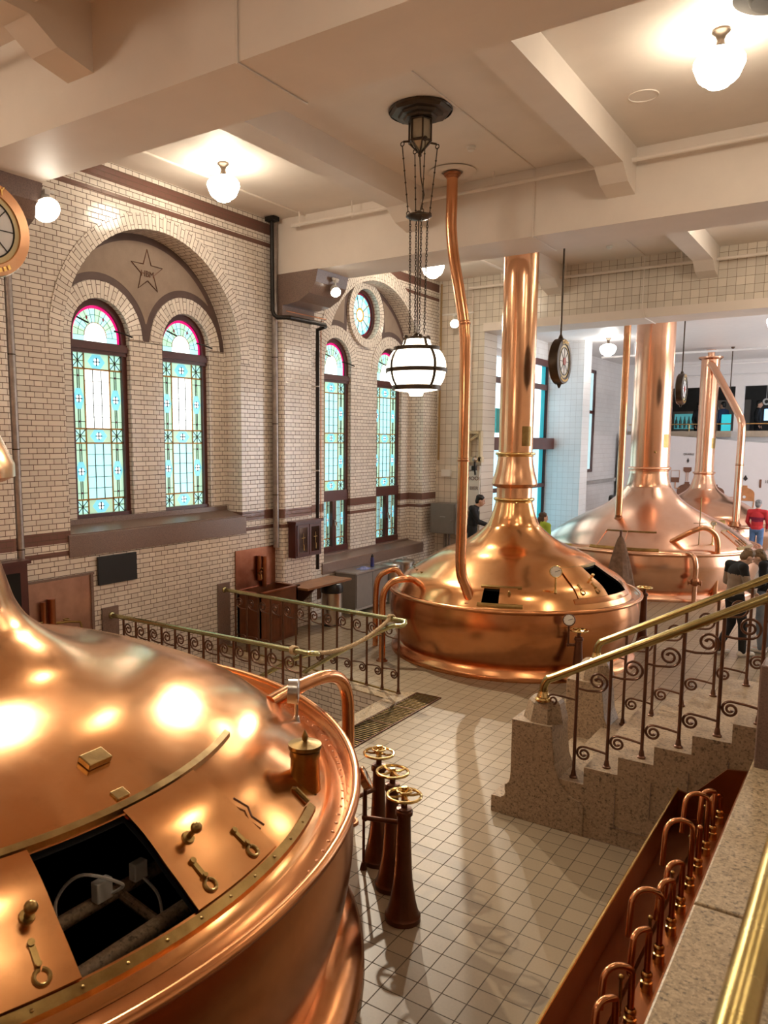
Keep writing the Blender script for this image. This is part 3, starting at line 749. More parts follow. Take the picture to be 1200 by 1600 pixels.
def arc_bar(f, r, a0, a1, w, h, mb, n=40, lift=.004):
    # flat bar bent along a circle of the dome
    vs = []
    for k in range(n + 1):
        a = a0 + (a1 - a0) * k / n
        for rr, dz in ((r - w / 2, 0), (r + w / 2, 0), (r + w / 2, h), (r - w / 2, h)):
            p = pol(rr, a, f(min(max(rr, .01), 99)) + lift + dz - (0 if dz else .012)); vs.append(p)
    fs = []
    for k in range(n):
        for j in range(4): fs.append((k * 4 + j, k * 4 + (j + 1) % 4, k * 4 + 4 + (j + 1) % 4, k * 4 + 4 + j))
    fs += [(0, 1, 2, 3), (n * 4, n * 4 + 1, n * 4 + 2, n * 4 + 3)]
    mb.mesh(vs, fs)
def panel(f, a0, a1, r0, r1, mb, lift=.018, t=.008, na=12, nr=10):
    vs = []; 
    for L_ in (lift, lift + t):
        for i in range(nr + 1):
            r = r0 + (r1 - r0) * i / nr
            for k in range(na + 1): vs.append(pol(r, a0 + (a1 - a0) * k / na, f(r) + L_))
    q = (nr + 1) * (na + 1); w = na + 1; fs = []
    for o in (0, q):
        for i in range(nr):
            for k in range(na): fs.append((o + i * w + k, o + i * w + k + 1, o + (i + 1) * w + k + 1, o + (i + 1) * w + k))
    for i in range(nr):
        for k in (0, na): fs.append((i * w + k, (i + 1) * w + k, q + (i + 1) * w + k, q + i * w + k))
    for k in range(na):
        for i in (0, nr): fs.append((i * w + k, i * w + k + 1, q + i * w + k + 1, q + i * w + k))
    mb.mesh(vs, fs)
def normal(f, r, a):
    s = (f(r + .02) - f(r - .02)) / .04; n = Vector((-s, 0, 1)).normalized(); n.rotate(Matrix.Rotation(math.radians(a), 3, 'Z')); return n
def knob(f, r, a, mb, s=1, lift=.026):
    n = normal(f, r, a); p = pol(r, a, f(r) + lift)
    mb.cyl(p - n * .02, p + n * .012, .04 * s, .03 * s, 14); mb.cyl(p, p + n * .07 * s, .014 * s, .014 * s, 10); mb.sph(p + n * .085 * s, .028 * s, 14, 10)
def hook(f, r0, r1, a, mb, w=.035):
    n0 = normal(f, r0, a); p0 = pol(r0, a, f(r0) + .03); p1 = pol((r0 + r1) / 2, a, f((r0 + r1) / 2) + .034); p2 = pol(r1, a, f(r1) + .03)
    t = (p1 - p0).normalized(); s = n0.cross(t).normalized()
    Mx = Matrix((t, s, n0)).transposed()
    mb.obox((p0 + p1) / 2, (p1 - p0).length, w, .012, Mx)
    mb.cyl(p0 - n0 * .012, p0 + n0 * .014, w * .62, w * .62, 12); mb.cyl(p1 - n0 * .01, p1 + n0 * .016, w * .5, w * .5, 12)
    ctr = (p1 + p2) / 2; R_ = (p2 - p1).length / 2 * .8
    pts = [ctr + (t * math.cos(x) + s * math.sin(x)) * R_ * .8 for x in [PI * .9 - k * PI * 1.9 / 16 for k in range(17)]]
    mb.tube(pts, w * .36, 8)

K1D = [(0.605, 3.035), (0.77, 2.435), (0.84, 2.232), (0.965, 2.077), (1.238, 1.912), (1.78, 1.77), (2.33, 1.54), (2.57, 1.377), (2.78, 1.22), (2.84, 1.165)]
K2D = [(.28, 2.4), (.31, 2.28), (.36, 2.12), (.45, 1.97), (.73, 1.76), (1.09, 1.6), (1.44, 1.38), (1.68, 1.22), (1.83, 1.0)]
K3D = [(0.42, 2.65), (0.488, 2.347), (0.56, 2.23), (0.742, 2.02), (1.002, 1.828), (1.47, 1.582), (1.848, 1.362), (2.2, 1.102), (2.28, 1.0)]
CZ_ = CZ
# kettle 1, the big one in the foreground
neck = dict(prof=[(.60, 3.0), (.60, 3.08), (.80, 3.05), (.86, 3.08), (.86, 3.16), (.80, 3.3), (.68, 3.6), (.60, 3.95), (.56, 4.1), (.55, CZ)], rings=[(.58, 4.15, .035), (.62, 2.98, .03)])
c1 = (-5.07, 2.30)
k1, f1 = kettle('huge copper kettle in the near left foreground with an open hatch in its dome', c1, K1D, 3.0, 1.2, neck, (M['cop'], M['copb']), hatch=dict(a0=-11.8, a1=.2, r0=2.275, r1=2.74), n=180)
mb = MB(); arc_bar(f1, 2.25, -45, 27, .032, .026, mb); mb.build('upper_hatch_rail', M['brassold'], k1, sharp=30)
mb = MB(); arc_bar(f1, 2.782, -45, 24.5, .036, .022, mb); mb.tube([pol(2.76, 24.5, f1(2.76) + .02), pol(2.68, 25, f1(2.68) + .02), pol(2.66, 25.2, f1(2.66) + .0)], .014, 6)
for a in range(-40, 24, 4): mb.sph(pol(2.782, a, f1(2.782) + .027), (.009, .009, .006), 8, 5)
mb.build('lower_hatch_rail', M['brassold'], k1, sharp=30)
for a0, a1, ak, hk in ((.2, 13.4, 4.4, (2.9, 10.1)), (-24, -11.8, -14.2, (-14.6, -22))):
    mb = MB(); panel(f1, a0, a1, 2.275, 2.755, mb); d = mb.build('hatch_door', M['cop'], k1, sharp=30)
    mb = MB(); knob(f1, 2.515, ak, mb); mb.build('knob', M['brassold'], d)
    for h in hk: mb = MB(); hook(f1, 2.60, 2.745, h, mb, .024); mb.build('hook', M['brassold'], d, sharp=30)
mb = MB(); p = pol(1.94, 3.5, f1(1.94)); nn = normal(f1, 1.94, 3.5); tt = Vector((-nn.y, nn.x, 0)).normalized(); bb = nn.cross(tt)
mb.obox(p + nn * .018, .145, .09, .036, Matrix((tt, bb, nn)).transposed()); mb.build('brass_block', M['brassold'], k1, smooth=False, bevel=.006)
mb = MB(); p = pol(2.17, 2.1, f1(2.17)); nn = normal(f1, 2.17, 2.1); tt = Vector((-nn.y, nn.x, 0)).normalized(); bb = nn.cross(tt)
mb.obox(p + nn * .005, .08, .06, .012, Matrix((tt, bb, nn)).transposed()); mb.build('brass_plate', M['brassold'], k1, smooth=False, bevel=.004)
mb = MB(); p = pol(2.70, 29, f1(2.70) - .05)
mb.lathe([(.095, 0), (.085, .20), (.092, .21), (.092, .25), (.085, .255), (.10, .262), (.10, .285), (.03, .30), (.015, .305), (.02, .33), (.008, .36), (.001, .37)], 24, c=p); mb.build('lidded_pot', M['brassold'], k1)
mb = MB(); mb.tube([pol(2.50, 14, f1(2.5) + .03), pol(2.56, 15, f1(2.56) + .02), pol(2.60, 14.2, f1(2.6) + .02), pol(2.66, 14.6, f1(2.66) + .02)], .006, 6); mb.build('wire_handle', M['iron'], k1)
mb = MB(); fb = MB(); nb = MB(); base = pol(2.70, 51.5, f1(2.7) - .02); tip = base + Vector((.0, .0, .235)); dd = Vector((.83, .55, -.05))
gauge(mb, fb, base, tip, dd, .09); mb.cyl(tip - dd.normalized() * .06, tip, .088, n=24); g = mb.build('thermometer_gauge', M['steel'], k1); fb.build('gauge_face', M['gaugef'], g)
mb = MB(); mb.lathe([(2.70, 1.20), (2.70, .35), (.2, .30)], 64); mb.build('inner_vat', M['dark'], k1)  # vat inside coloured black to stand for its shade
# inside the open hatch
t = thing('agitator_frame', 'dim pipe frame with two white junction boxes inside the near kettle hatch', 'pipe frame', (-2.87, 2.25, 1.20))
mb = MB(); mb.cyl((-.02, -.55, -.06), (-.03, .75, -.06), .035, n=10); mb.cyl((.26, -.6, -.13), (.26, .75, -.13), .04, n=10); mb.cyl((.33, -.6, -.2), (.33, .75, -.2), .02, n=8); mb.cyl((0, .1, -.08), (.24, .12, -.15), .025, n=8); mb.build('pipes', M['gran'], t)
for y, s in ((-.03, .09), (.19, .08)):
    mb = MB(); mb.box(-.01, .04, y - s / 2, y + s / 2, -.03, s - .02); mb.build('junction_box', M['whitepl'], t, smooth=False, bevel=.006)
mb = MB(); mb.tube(cr([(.02, .0, -.02), (.1, .02, .05), (-.02, -.12, .12), (-.1, -.2, 0), (.05, -.28, -.1)]), .008, 6); mb.tube(cr([(.03, .2, -.02), (.12, .22, -.1), (.25, .12, -.16), (.3, .02, -.2)]), .008, 6); mb.build('cable', M['whitepl'], t)

# kettle 2
neck2 = dict(prof=[(.285, 2.36), (.272, 2.44), (.272, 2.60), (.335, 2.625), (.352, 2.66), (.345, 2.71), (.31, 2.83), (.28, 2.97), (.265, 3.10), (.262, 3.2), (.258, CZ)], rings=[(.292, 2.42, .026), (.285, 3.13, .024)], mat=M['copc'])
c2 = (-4.75, 11.85)
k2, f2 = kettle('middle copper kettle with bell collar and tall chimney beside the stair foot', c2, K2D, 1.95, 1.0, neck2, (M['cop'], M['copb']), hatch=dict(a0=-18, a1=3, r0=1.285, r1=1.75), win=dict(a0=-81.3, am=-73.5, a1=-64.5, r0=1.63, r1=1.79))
mb = MB(); arc_bar(f2, 1.275, -36, 6, .02, .012, mb); mb.build('upper_hatch_rail', M['brassold'], k2)
mb = MB(); arc_bar(f2, 1.772, -39, 4, .034, .018, mb); mb.build('lower_hatch_rail', M['copb'], k2)
mb = MB(); panel(f2, -36.5, -18, 1.285, 1.755, mb); d = mb.build('hatch_door', M['cop'], k2, sharp=30)
mb = MB(); knob(f2, 1.52, -21.5, mb, .9); mb.build('knob', M['brass'], d)
for h in (-33, -23.5): mb = MB(); hook(f2, 1.60, 1.74, h, mb, .022); mb.build('hook', M['brassold'], d)
mb = MB()
for r in (1.615, 1.805): arc_bar(f2, r, -83, -63, .022, .018, mb, 16)
mb.build('window_rail', M['brassold'], k2)
mb = MB(); panel(f2, -73.5, -65, 1.63, 1.79, mb, .01); d = mb.build('sliding_cover', M['cop'], k2, sharp=30)
mb = MB(); knob(f2, 1.71, -69, mb, .7, .02); mb.build('knob', M['brassold'], d)
mb = MB(); mb.lathe([(1.70, 1.0), (1.70, .4), (.2, .35)], 48); mb.build('inner_vat', M['dark'], k2)  # black here paints the unlit inside of the vat
def dome_gauge(k, f, c, r, a, h=.30, R=.085):
    mb, fb, nb = MB(), MB(), MB(); base = pol(r, a, f(r) - .01); tip = base + Vector((0, 0, h))
    dd = Vector((0 - c[0] - tip.x, 0 - c[1] - tip.y, .6)); gauge(mb, fb, base, tip, dd, R); needle(nb, tip, dd, R)
    g = mb.build('thermometer_gauge', M['brass'], k); fb.build('gauge_face', M['gaugef'], g); nb.build('gauge_needle', M['ironb'], g)
dome_gauge(k2, f2, c2, 1.66, -47)
mb = MB()
for k in range(10): 
    a = 150 + k * 9
    mb.obox(pol(1.55, a, f2(1.55) + .005), .05, .02, .01)
mb.build('rivet_plates', M['brassold'], k2, smooth=False)
def plaque(k, r, ang, z, w=.16, h=.30):
    n = 6; mb = MB(); vs = []
    for rr in (r + .002, r + .008):
        for zz in (z - h / 2, z + h / 2):
            for i in range(n + 1): vs.append(pol(rr, ang - math.degrees(w / r) / 2 + math.degrees(w / r) * i / n, zz))
    w1 = n + 1; fs = []
    for i in range(n): fs += [(i, i + 1, w1 + i + 1, w1 + i), (2 * w1 + i, 2 * w1 + i + 1, 3 * w1 + i + 1, 3 * w1 + i)]
    mb.mesh(vs, fs); o = mb.build('plaque', M['brassold'], k, smooth=False)
plaque(k2, .262, -30, 3.40)
# kettle 3
neck3 = dict(prof=[(.43, 2.6), (.43, 2.74), (.435, 2.78), (.425, 6.1)], rings=[(.45, 2.72, .035)], mat=M['coppk'], ringmat=M['coppk'])
c3 = (-4.49, 19.42)
k3, f3 = kettle('broad pinkish copper kettle in the hall beyond the opening', c3, K3D, 2.42, 1.0, neck3, (M['coppk'], M['coppk']))
plaque(k3, .43, -25, 3.35)
for a0, a1 in ((-107, -70), (-22, 2)):
    mb = MB(); arc_bar(f3, 1.80, a0 + 4, a1, .018, .015, mb, 20); mb.build('upper_hatch_rail', M['brassold'], k3)
    mb = MB(); arc_bar(f3, 2.245, a0, a1, .035, .02, mb, 20); mb.build('lower_hatch_rail', M['brassold'], k3)
    for s in (.1, .5):
        a = a0 + (a1 - a0) * s; mb = MB()
        mb.tube([pol(1.81, a, f3(1.81) + .012), pol(2.0, a, f3(2.0) + .012), pol(2.24, a, f3(2.24) + .012)], .012, 6); mb.build('hatch_seam', M['coppk'], k3)
for a in (-17, -13, -9):
    mb = MB(); hook(f3, 2.1, 2.22, a, mb, .02); mb.build('hook', M['brassold'], k3)
dome_gauge(k3, f3, c3, 2.10, -38, .45, .05)
mb = MB(); p = pol(2.1, -47, f3(2.1)); mb.cyl(p, p + Vector((0, 0, 1.0)), .01, n=8); mb.cyl(p + Vector((-.12, 0, .45)), p + Vector((.14, 0, .47)), .006, n=6); mb.build('dip_rod', M['brassold'], k3)
mb = MB(); p = pol(.43, -62, 3.1); mb.sph(p, .03, 10, 8); mb.build('chimney_stud', M['brassold'], k3)
# kettle 4
neck4 = dict(prof=[(.285, 2.3), (.27, 2.36), (.27, 2.55), (.26, 2.62), (.26, 5.75), (.34, 5.80), (.34, 5.84), (.1, 5.86), (.1, 5.96), (.14, 6.0), (.14, 6.05), (.001, 6.06)], rings=[(.29, 2.42, .03)], mat=M['coppk'], ringmat=M['coppk'])
c4 = (-4.42, 26.0)
K4D = [(r, 1.0 + (z - 1.0) * .93) for r, z in K2D]
k4, f4 = kettle('farthest copper kettle before the white mural wall', c4, K4D, 1.95, .95, neck4, (M['coppk'], M['coppk']))
plaque(k4, .26, -25, 3.3)
mb = MB(); arc_bar(f4, 1.77, -80, -60, .05, .02, mb, 16); mb.build('lower_hatch_rail', M['brassold'], k4)

# ------------------------------------------------------------------ pipes
def pipe(name, label, cat, pts, r, mat, n=16, smoothn=6, flange=None, joints=()):
    P = cr(pts, smoothn) if smoothn else [Vector(p) for p in pts]
    base = P[0].copy(); t = thing(name, label, cat, base)
    mb = MB(); mb.tube([p - base for p in P], r, n); mb.build('pipe', mat, t)
    if flange:
        mb = MB()
        for (p, d, R, h) in flange:
            p = Vector(p) - base; d = Vector(d); mb.cyl(p, p + d * h, R, R * .9, 18); mb.cyl(p + d * h, p + d * h * 2.2, R * .75, r * 1.05, 18)
        mb.build('flange', M['copd'], t)
    for p in joints:
        a, d = Vector(p[0]) - base, Vector(p[1]); mb = MB(); mb.cyl(a - d * .012, a + d * .012, r * 1.12, r * 1.12, 18); mb.cyl(a + d * .03, a + d * .04, r * 1.06, r * 1.06, 18); mb.build('joint', M['copd'], t)
    return t
# riser on kettle 2
bx = pol(1.70, -88, 1.07) + Vector((*c2, 0))
pipe('copper_riser_pipe', 'long bent copper riser pipe from middle kettle dome up to the ceiling', 'pipe',
     [(bx.x + .02, bx.y, bx.z), (bx.x - .035, bx.y - .03, bx.z + .18), (-4.80, 10.08, 1.55), (-4.80, 10.08, 2.4), (-4.80, 10.08, 3.4), (-4.81, 10.08, 4.4), (-4.83, 10.08, 4.85), (-4.92, 10.08, 5.35), (-5.02, 10.08, 5.85), (-5.06, 10.08, 6.2), (-5.06, 10.08, 6.5), (-5.06, 10.08, 6.88)], .075, M['copp'], 20,
     flange=[((-5.06, 10.08, 6.9), (0, 0, -1), .12, .03), ((bx.x, bx.y, bx.z - .03), (0, 0, 1), .11, .02)], joints=[((-4.80, 10.08, 3.05), (0, 0, 1)), ((-4.83, 10.08, 4.9), (-.17, 0, 1))])
mb = MB(); mb.lathe([(.30, 6.925), (.32, 6.915), (.30, 6.90), (.2, 6.895), (.14, 6.91)], 40, c=(-5.06, 10.08, 0)); o = mb.build('plaster_rose', M['plaster']); tag(o, 'white plaster rose on the ceiling around the riser pipe end', 'ceiling rose')
# arched pipe floor -> kettle 1
e = pol(2.60, 57, f1(2.60) - .03) + Vector((*c1, 0))
a0 = Vector((-3.614, 5.435, 0))
pipe('arched_copper_pipe', 'thick arched copper pipe from the floor into the near kettle dome', 'pipe',
     [a0, a0 + Vector((0, 0, .5)), a0 + Vector((0, 0, .95)), a0 + Vector((0, -.015, 1.13)), a0 + Vector((0, -.07, 1.26)), a0 + Vector((-.005, -.17, 1.35)), a0 + Vector((-.01, -.32, 1.395)), a0 + Vector((-.02, -.52, 1.40)), (e.x + .01, e.y + .16, 1.385), (e.x, e.y - .05, e.z + .03)], .055, M['copp'], 18, flange=[(a0, (0, 0, 1), .10, .02)])
p0 = Vector((-6.05, 10.02, 0)); e = pol(1.72, -121, f2(1.72)) + Vector((*c2, 0))
pipe('arched_copper_pipe', 'arched copper pipe from the floor into the left side of the middle kettle', 'pipe',
     [p0, p0 + Vector((0, 0, .6)), p0 + Vector((.0, 0, .95)), p0 + Vector((.04, .03, 1.12)), p0 + Vector((.14, .10, 1.23)), p0 + Vector((.27, .2, 1.26)), (e.x - .06, e.y - .04, 1.24), (e.x + .02, e.y + .02, e.z - .0)], .05, M['copp'], 16, flange=[(p0, (0, 0, 1), .09, .02)])
p0 = Vector((-6.62, 10.75, 0)); e = pol(1.74, -148, f2(1.74)) + Vector((*c2, 0))
pipe('arched_copper_pipe', 'short arched copper pipe half hidden at the back left of the middle kettle', 'pipe',
     [p0, p0 + Vector((0, 0, .8)), p0 + Vector((.03, .02, 1.1)), p0 + Vector((.14, .06, 1.22)), (e.x - .1, e.y - .04, 1.26), (e.x, e.y, e.z - .01)], .045, M['copp'], 14)
# kettle 3 pipes
q = pol(1.33, -103, f3(1.33)) + Vector((*c3, 0))
pipe('copper_riser_pipe', 'straight copper riser pipe standing on the pink kettle in the next hall', 'pipe', [q - Vector((0, 0, .04)), q + Vector((0, 0, 1)), q + Vector((0, 0, 2.5)), (q.x, q.y, 6.1)], .075, M['copp'], 18, 0, flange=[(q - Vector((0, 0, .05)), (0, 0, 1), .1, .04)])
p0 = Vector((-2.70, 17.95, 0)); e = pol(2.0, -62, f3(2.0)) + Vector((*c3, 0))
pipe('arched_copper_pipe', 'tall arched copper pipe on the right front of the pink kettle', 'pipe', [p0, p0 + Vector((0, 0, .8)), p0 + Vector((0, 0, 1.2)), p0 + Vector((-.06, -.05, 1.42)), p0 + Vector((-.22, -.18, 1.55)), p0 + Vector((-.42, -.30, 1.50)), (e.x, e.y, e.z - .02)], .055, M['copp'], 16, flange=[(p0, (0, 0, 1), .15, .05)])
p0 = Vector((-2.98, 17.28, 0))
t = pipe('valve_pipe', 'short bent copper pipe with a valve in front of the pink kettle', 'pipe', [p0, p0 + Vector((0, 0, .5)), p0 + Vector((0, 0, .8)), p0 + Vector((-.06, .04, 1.0)), p0 + Vector((-.2, .12, 1.06))], .05, M['coppk'], 14, flange=[(p0, (0, 0, 1), .1, .03)])
mb = MB(); mb.sph((0, 0, .48), (.085, .085, .1), 14, 10); mb.cyl((-.13, 0, .46), (.13, 0, .46), .035, n=10)
for s in (-1, 1): mb.tor((s * .12, 0, .46), .045, .014, 16, 6, Matrix.Rotation(PI / 2, 3, 'Y'))
mb.build('valve', M['copd'], t)
# kettle 4 branch pipe
pipe('branch_pipe', 'angled copper branch pipe coming down from the farthest chimney', 'pipe', [(-4.38, 25.72, 5.62), (-4.2, 25.55, 5.4), (-3.45, 24.72, 4.2), (-3.32, 24.56, 3.95), (-3.27, 24.5, 3.7), (-3.27, 24.5, 2.8), (-3.27, 24.5, 1.12)], .10, M['coppk'], 16, 4, flange=[((-3.27, 24.5, 1.0), (0, 0, 1), .16, .06)], joints=[((-3.27, 24.5, 2.7), (0, 0, 1))])
# ------------------------------------------------------------------ valve pedestals
def handwheel(mb, z, R=.115, r=.011, c=(0, 0)):
    mb.tor((c[0], c[1], z), R, r, 32, 8); mb.lathe([(.001, z + .03), (.02, z + .028), (.026, z), (.02, z - .03)], 14, c=(c[0], c[1], 0))
    for k in range(4):
        a = k * PI / 2 + .5; mb.tube([(c[0], c[1], z + .004), (c[0] + R * .55 * math.cos(a), c[1] + R * .55 * math.sin(a), z - .006), (c[0] + R * math.cos(a), c[1] + R * math.sin(a), z)], [.012, .009, .009], 6)
def pedestal(loc, label, h=.9, rz=0, small=False, bracket=None, fl=.125):
    t = thing('valve_pedestal', label, 'valve', loc, rz, None)
    mb = MB(); mb.lathe([(fl, 0), (fl, .035)] + cr2([(fl * .92, .045), (fl * .72, .14), (.066, .30), (.054, .5), (.047, h - .18)], 5) + [(.047, h - .14), (.06, h - .135), (.06, h - .11), (.052, h - .10), (.052, h - .09), (.022, h - .085), (.022, h - .03)], 24); mb.build('column', M['valve'], t, sharp=30)
    mb = MB(); handwheel(mb, h); 
    if small: handwheel(mb, h + .035, .05, .007)
    mb.build('handwheel', M['brass'], t)
    if bracket:
        mb = MB(); zb = h - bracket.get('d', .22); L_ = bracket['L']
        mb.cyl((0, 0, zb), (-L_, 0, zb), .018, n=10); mb.cyl((-L_, 0, zb), (-L_, 0, zb + bracket['up']), .014, n=10); mb.sph((-L_, 0, zb), .025, 10, 8)
        if bracket.get('rod'): mb.cyl((-L_ * .45, 0, .0), (-L_ * .45, 0, zb), .011, n=8); mb.cyl((-L_ * .45, 0, 0), (-L_ * .45, 0, .06), .03, .015, 10)
        mb.build('bracket', M['valve'], t)
        if bracket.get('gauge'):
            mb, fb, nb = MB(), MB(), MB(); dd = Matrix.Rotation(-rz, 3, 'Z') @ Vector(bracket['gauge']); tip = Vector((-L_, 0, zb + bracket['up'] + .07))
            d = dd.normalized(); mb.cyl(tip - d * .035, tip + d * .012, .08, n=24); mb.tor(tip + d * .012, .077, .008, 24, 6, d.to_track_quat('Z', 'Y').to_matrix()); fb.cyl(tip + d * .013, tip + d * .015, .073, n=24); needle(nb, tip, dd, .08)
            g = mb.build('pressure_gauge', M['copp'] if fl > .1 else M['valve'], t); fb.build('gauge_face', M['gaugef'], g); nb.build('gauge_needle', M['ironb'], g)
    return t
pedestal((-2.52, 4.49, 0), 'nearest of the three brown valve pedestals beside the near kettle', .905, .33, True, dict(L=.275, up=.22, d=.2, gauge=(.72, .5, .45)))
pedestal((-2.79, 4.79, 0), 'middle one of the three brown valve pedestals beside the near kettle', .90, .6)
pedestal((-3.06, 5.04, 0), 'rearmost of the three brown valve pedestals beside the near kettle', .895, 1.376, True, dict(L=.37, up=.30, d=.28, rod=True, gauge=(.72, .5, .45)))
pedestal((-3.19, 10.40, 0), 'brown valve pedestal with white gauge on its arm before the middle kettle', .80, .6, False, dict(L=.14, up=.27, d=.2, gauge=(.25, -.95, .2)), .09)
pedestal((-3.02, 13.20, 0), 'brown valve pedestal with brass wheel right behind the middle kettle', .98, .2, False, None, .12)
# ------------------------------------------------------------------ lamps
def school_lamp(loc, label, gm, s=1.0):
    t = thing('ceiling_lamp', label, 'lamp', loc, 0, 'schoolhouse globe lamps on the ceilings')
    mb = MB(); mb.lathe([(.001, 0), (.075, 0), (.078, -.02), (.06, -.035), (.045, -.05), (.03, -.09), (.04, -.13), (.075, -.155), (.08, -.17)], 24); mb.build('lamp_fitter', M['bronze'], t)
    mb = MB(); mb.lathe([(.06, -.155), (.12, -.175), (.18, -.21), (.212, -.255), (.215, -.29), (.195, -.34), (.17, -.40), (.14, -.43), (.10, -.445), (.09, -.47), (.05, -.485), (.001, -.487)], 32); mb.build('lamp_globe', gm, t)
    return t
lm = school_lamp((-7.40, 8.10, CZ), 'milk glass ceiling lamp near the brick wall between the two beams', M['lampg'])
def lamp_at(loc, label): return dup(lm, loc, 0, label)
lamp_at((-1.46, 8.10, CZ), 'milk glass ceiling lamp at the right end above the stairs')
lamp_at((-7.40, 14.0, CZ), 'milk glass ceiling lamp over the round window bay, half hidden by the far beam')
lamp_at((-7.40, 2.2, CZ), 'milk glass ceiling lamp above the near kettle beside the brick wall')
lamp_at((-1.46, 2.2, CZ), 'added milk glass ceiling lamp out of view above the stone coping')  # unseen, put in to brighten what the near kettle reflects
lamp_at((-4.4, -1.5, CZ), 'added milk glass ceiling lamp, unseen behind the viewer')  # off-view lamp added for light from behind the camera
lamp_at((-1.46, 14.0, CZ), 'milk glass ceiling lamp behind the far beam above the walkway')
l2 = school_lamp((-6.30, 22.0, 6.1), 'milk glass ceiling lamp in the white hall beyond the opening', M['lampg2'])
dup(l2, (-2.0, 19.0, 6.1), 0, 'added milk glass ceiling lamp out of view right of the pink kettle')  # extra lamp added to brighten the hall
dup(l2, (-2.0, 26.0, 6.1), 0, 'added milk glass ceiling lamp out of view above the red sweater visitor')  # another unseen lamp added for a brighter hall
for x, y, s_ in ((1.48, 8.1, 'over the landing'), (1.48, 14.0, 'over the upper walkway')): lamp_at((x, y, CZ), 'added milk glass ceiling lamp outside the view ' + s_)  # unseen right side lamps added to brighten the main hall
# chandelier
ch = thing('pendant_lamp', 'large banded globe pendant on chains with dark lantern and ceiling rose', 'lamp', (-4.46, 8.08, CZ))
mb = MB(); mb.lathe([(.001, 0), (.345, 0), (.35, -.03), (.32, -.055), (.25, -.06), (.24, -.085), (.19, -.09), (.18, -.11), (.001, -.11)], 8, axis=Matrix.Rotation(PI / 8, 3, 'Z')); mb.lathe([(.345, -.002), (.355, -.02), (.345, -.035)], 40); mb.build('ceiling_rose', M['bronze'], ch, smooth=False)
mb = MB(); R6 = .125
for k in range(6):
    a = 2 * PI * k / 6 + .2; b = 2 * PI * (k + 1) / 6 + .2; p = Vector((R6 * math.cos(a), R6 * math.sin(a), 0)); q = Vector((R6 * math.cos(b), R6 * math.sin(b), 0))
    z = lambda v, h: v + Vector((0, 0, h))
    mb.tube([z(p, -.10), z(p, -.34)], .011, 6); mb.tube([z(p, -.34), z(q, -.34)], .014, 6); mb.tube([z(p, -.12), z(q, -.12)], .010, 6); mb.tube([z(p, -.34), Vector((0, 0, -.47))], .010, 6)
mb.sph((0, 0, -.48), .022, 10, 8)
for k in range(4):
    a = PI / 4 + k * PI / 2; p = Vector((math.cos(a), math.sin(a), 0)); mb.tube([p * .1 + Vector((0, 0, -.34)), p * .19 + Vector((0, 0, -.35))], .012, 6); mb.tor(p * .2 + Vector((0, 0, -.375)), .022, .006, 14, 6, Matrix.Rotation(PI / 2, 3, 'X'))
mb.build('lantern_frame', M['bronze'], ch)
mb = MB(); mb.lathe([(.112, -.11), (.112, -.335), (.001, -.455)], 6, axis=Matrix.Rotation(.2, 3, 'Z')); mb.build('lantern_glass', M['frost'], ch, smooth=False)
for k in range(4):
    a = PI / 4 + k * PI / 2; p = Vector((math.cos(a), math.sin(a), 0)); A = p * .2 + Vector((0, 0, -.40)); B = p * .125 + Vector((0, 0, -1.09)); mb = MB()
    mb.tube([A, B], .006, 6)
    for i in range(1, 6): mb.sph(A.lerp(B, i / 5.5), .012, 8, 6)
    mb.tor(B + Vector((0, 0, -.01)), .02, .005, 12, 5, Matrix.Rotation(PI / 2, 3, 'X')); mb.build('link_rod', M['bronze'], ch)
mb = MB(); mb.lathe([(.001, -1.06), (.03, -1.07), (.06, -1.10), (.142, -1.115), (.145, -1.13), (.11, -1.15), (.05, -1.165), (.001, -1.17)], 32); mb.build('chain_plate', M['bronze'], ch)
mb = MB(); mb.tube([(0, 0, -.48), (.01, .01, -.7), (.05, .02, -.9), (.02, 0, -1.06)], .008, 6); mb.tube([(0, 0, -1.16), (0, 0, -2.42)], .008, 6); mb.build('cord', M['bronze'], ch)
for k in range(4):
    a = PI / 4 + k * PI / 2; p = Vector((math.cos(a), math.sin(a), 0)); A = p * .10 + Vector((0, 0, -1.15)); B = p * .085 + Vector((0, 0, -2.40)); mb = MB(); nl = 40
    for i in range(nl):
        q = A.lerp(B, (i + .5) / nl); mx = Matrix.Rotation(a + (PI / 2 if i % 2 else 0), 3, 'Z') @ Matrix.Rotation(PI / 2, 3, 'X')
        pts = [q + mx @ Vector((.010 * math.cos(2 * PI * j / 8), .021 * math.sin(2 * PI * j / 8), 0)) for j in range(8)]; mb.tube(pts, .0042, 4, closed=True)
    mb.build('chain', M['bronze'], ch)
GP = cr2([(.06, -2.46), (.14, -2.47), (.165, -2.53), (.20, -2.56), (.27, -2.60), (.325, -2.70), (.335, -2.80), (.315, -2.91), (.265, -3.0), (.24, -3.035)], 5) + [(.14, -3.05), (.085, -3.06), (.075, -3.10), (.001, -3.105)]
mb = MB(); mb.lathe(GP, 40); mb.build('glass_globe', M['globe'], ch)
mb = MB(); mb.lathe([(.001, -2.40), (.03, -2.40), (.06, -2.43), (.13, -2.445), (.14, -2.475), (.10, -2.49), (.05, -2.49)], 24)
for k in range(4):
    a = PI / 4 + k * PI / 2; mb.sph((.13 * math.cos(a), .13 * math.sin(a), -2.45), .03, 10, 8)
mb.build('globe_cap', M['bronze'], ch)
mb = MB()
for r, z, w in ((.255, -2.575, .022), (.340, -2.815, .022), (.268, -3.01, .026)):
    mb.lathe([(r - .006, z - w), (r + .010, z - w), (r + .010, z + w), (r - .006, z + w), (r - .006, z - w)], 40)
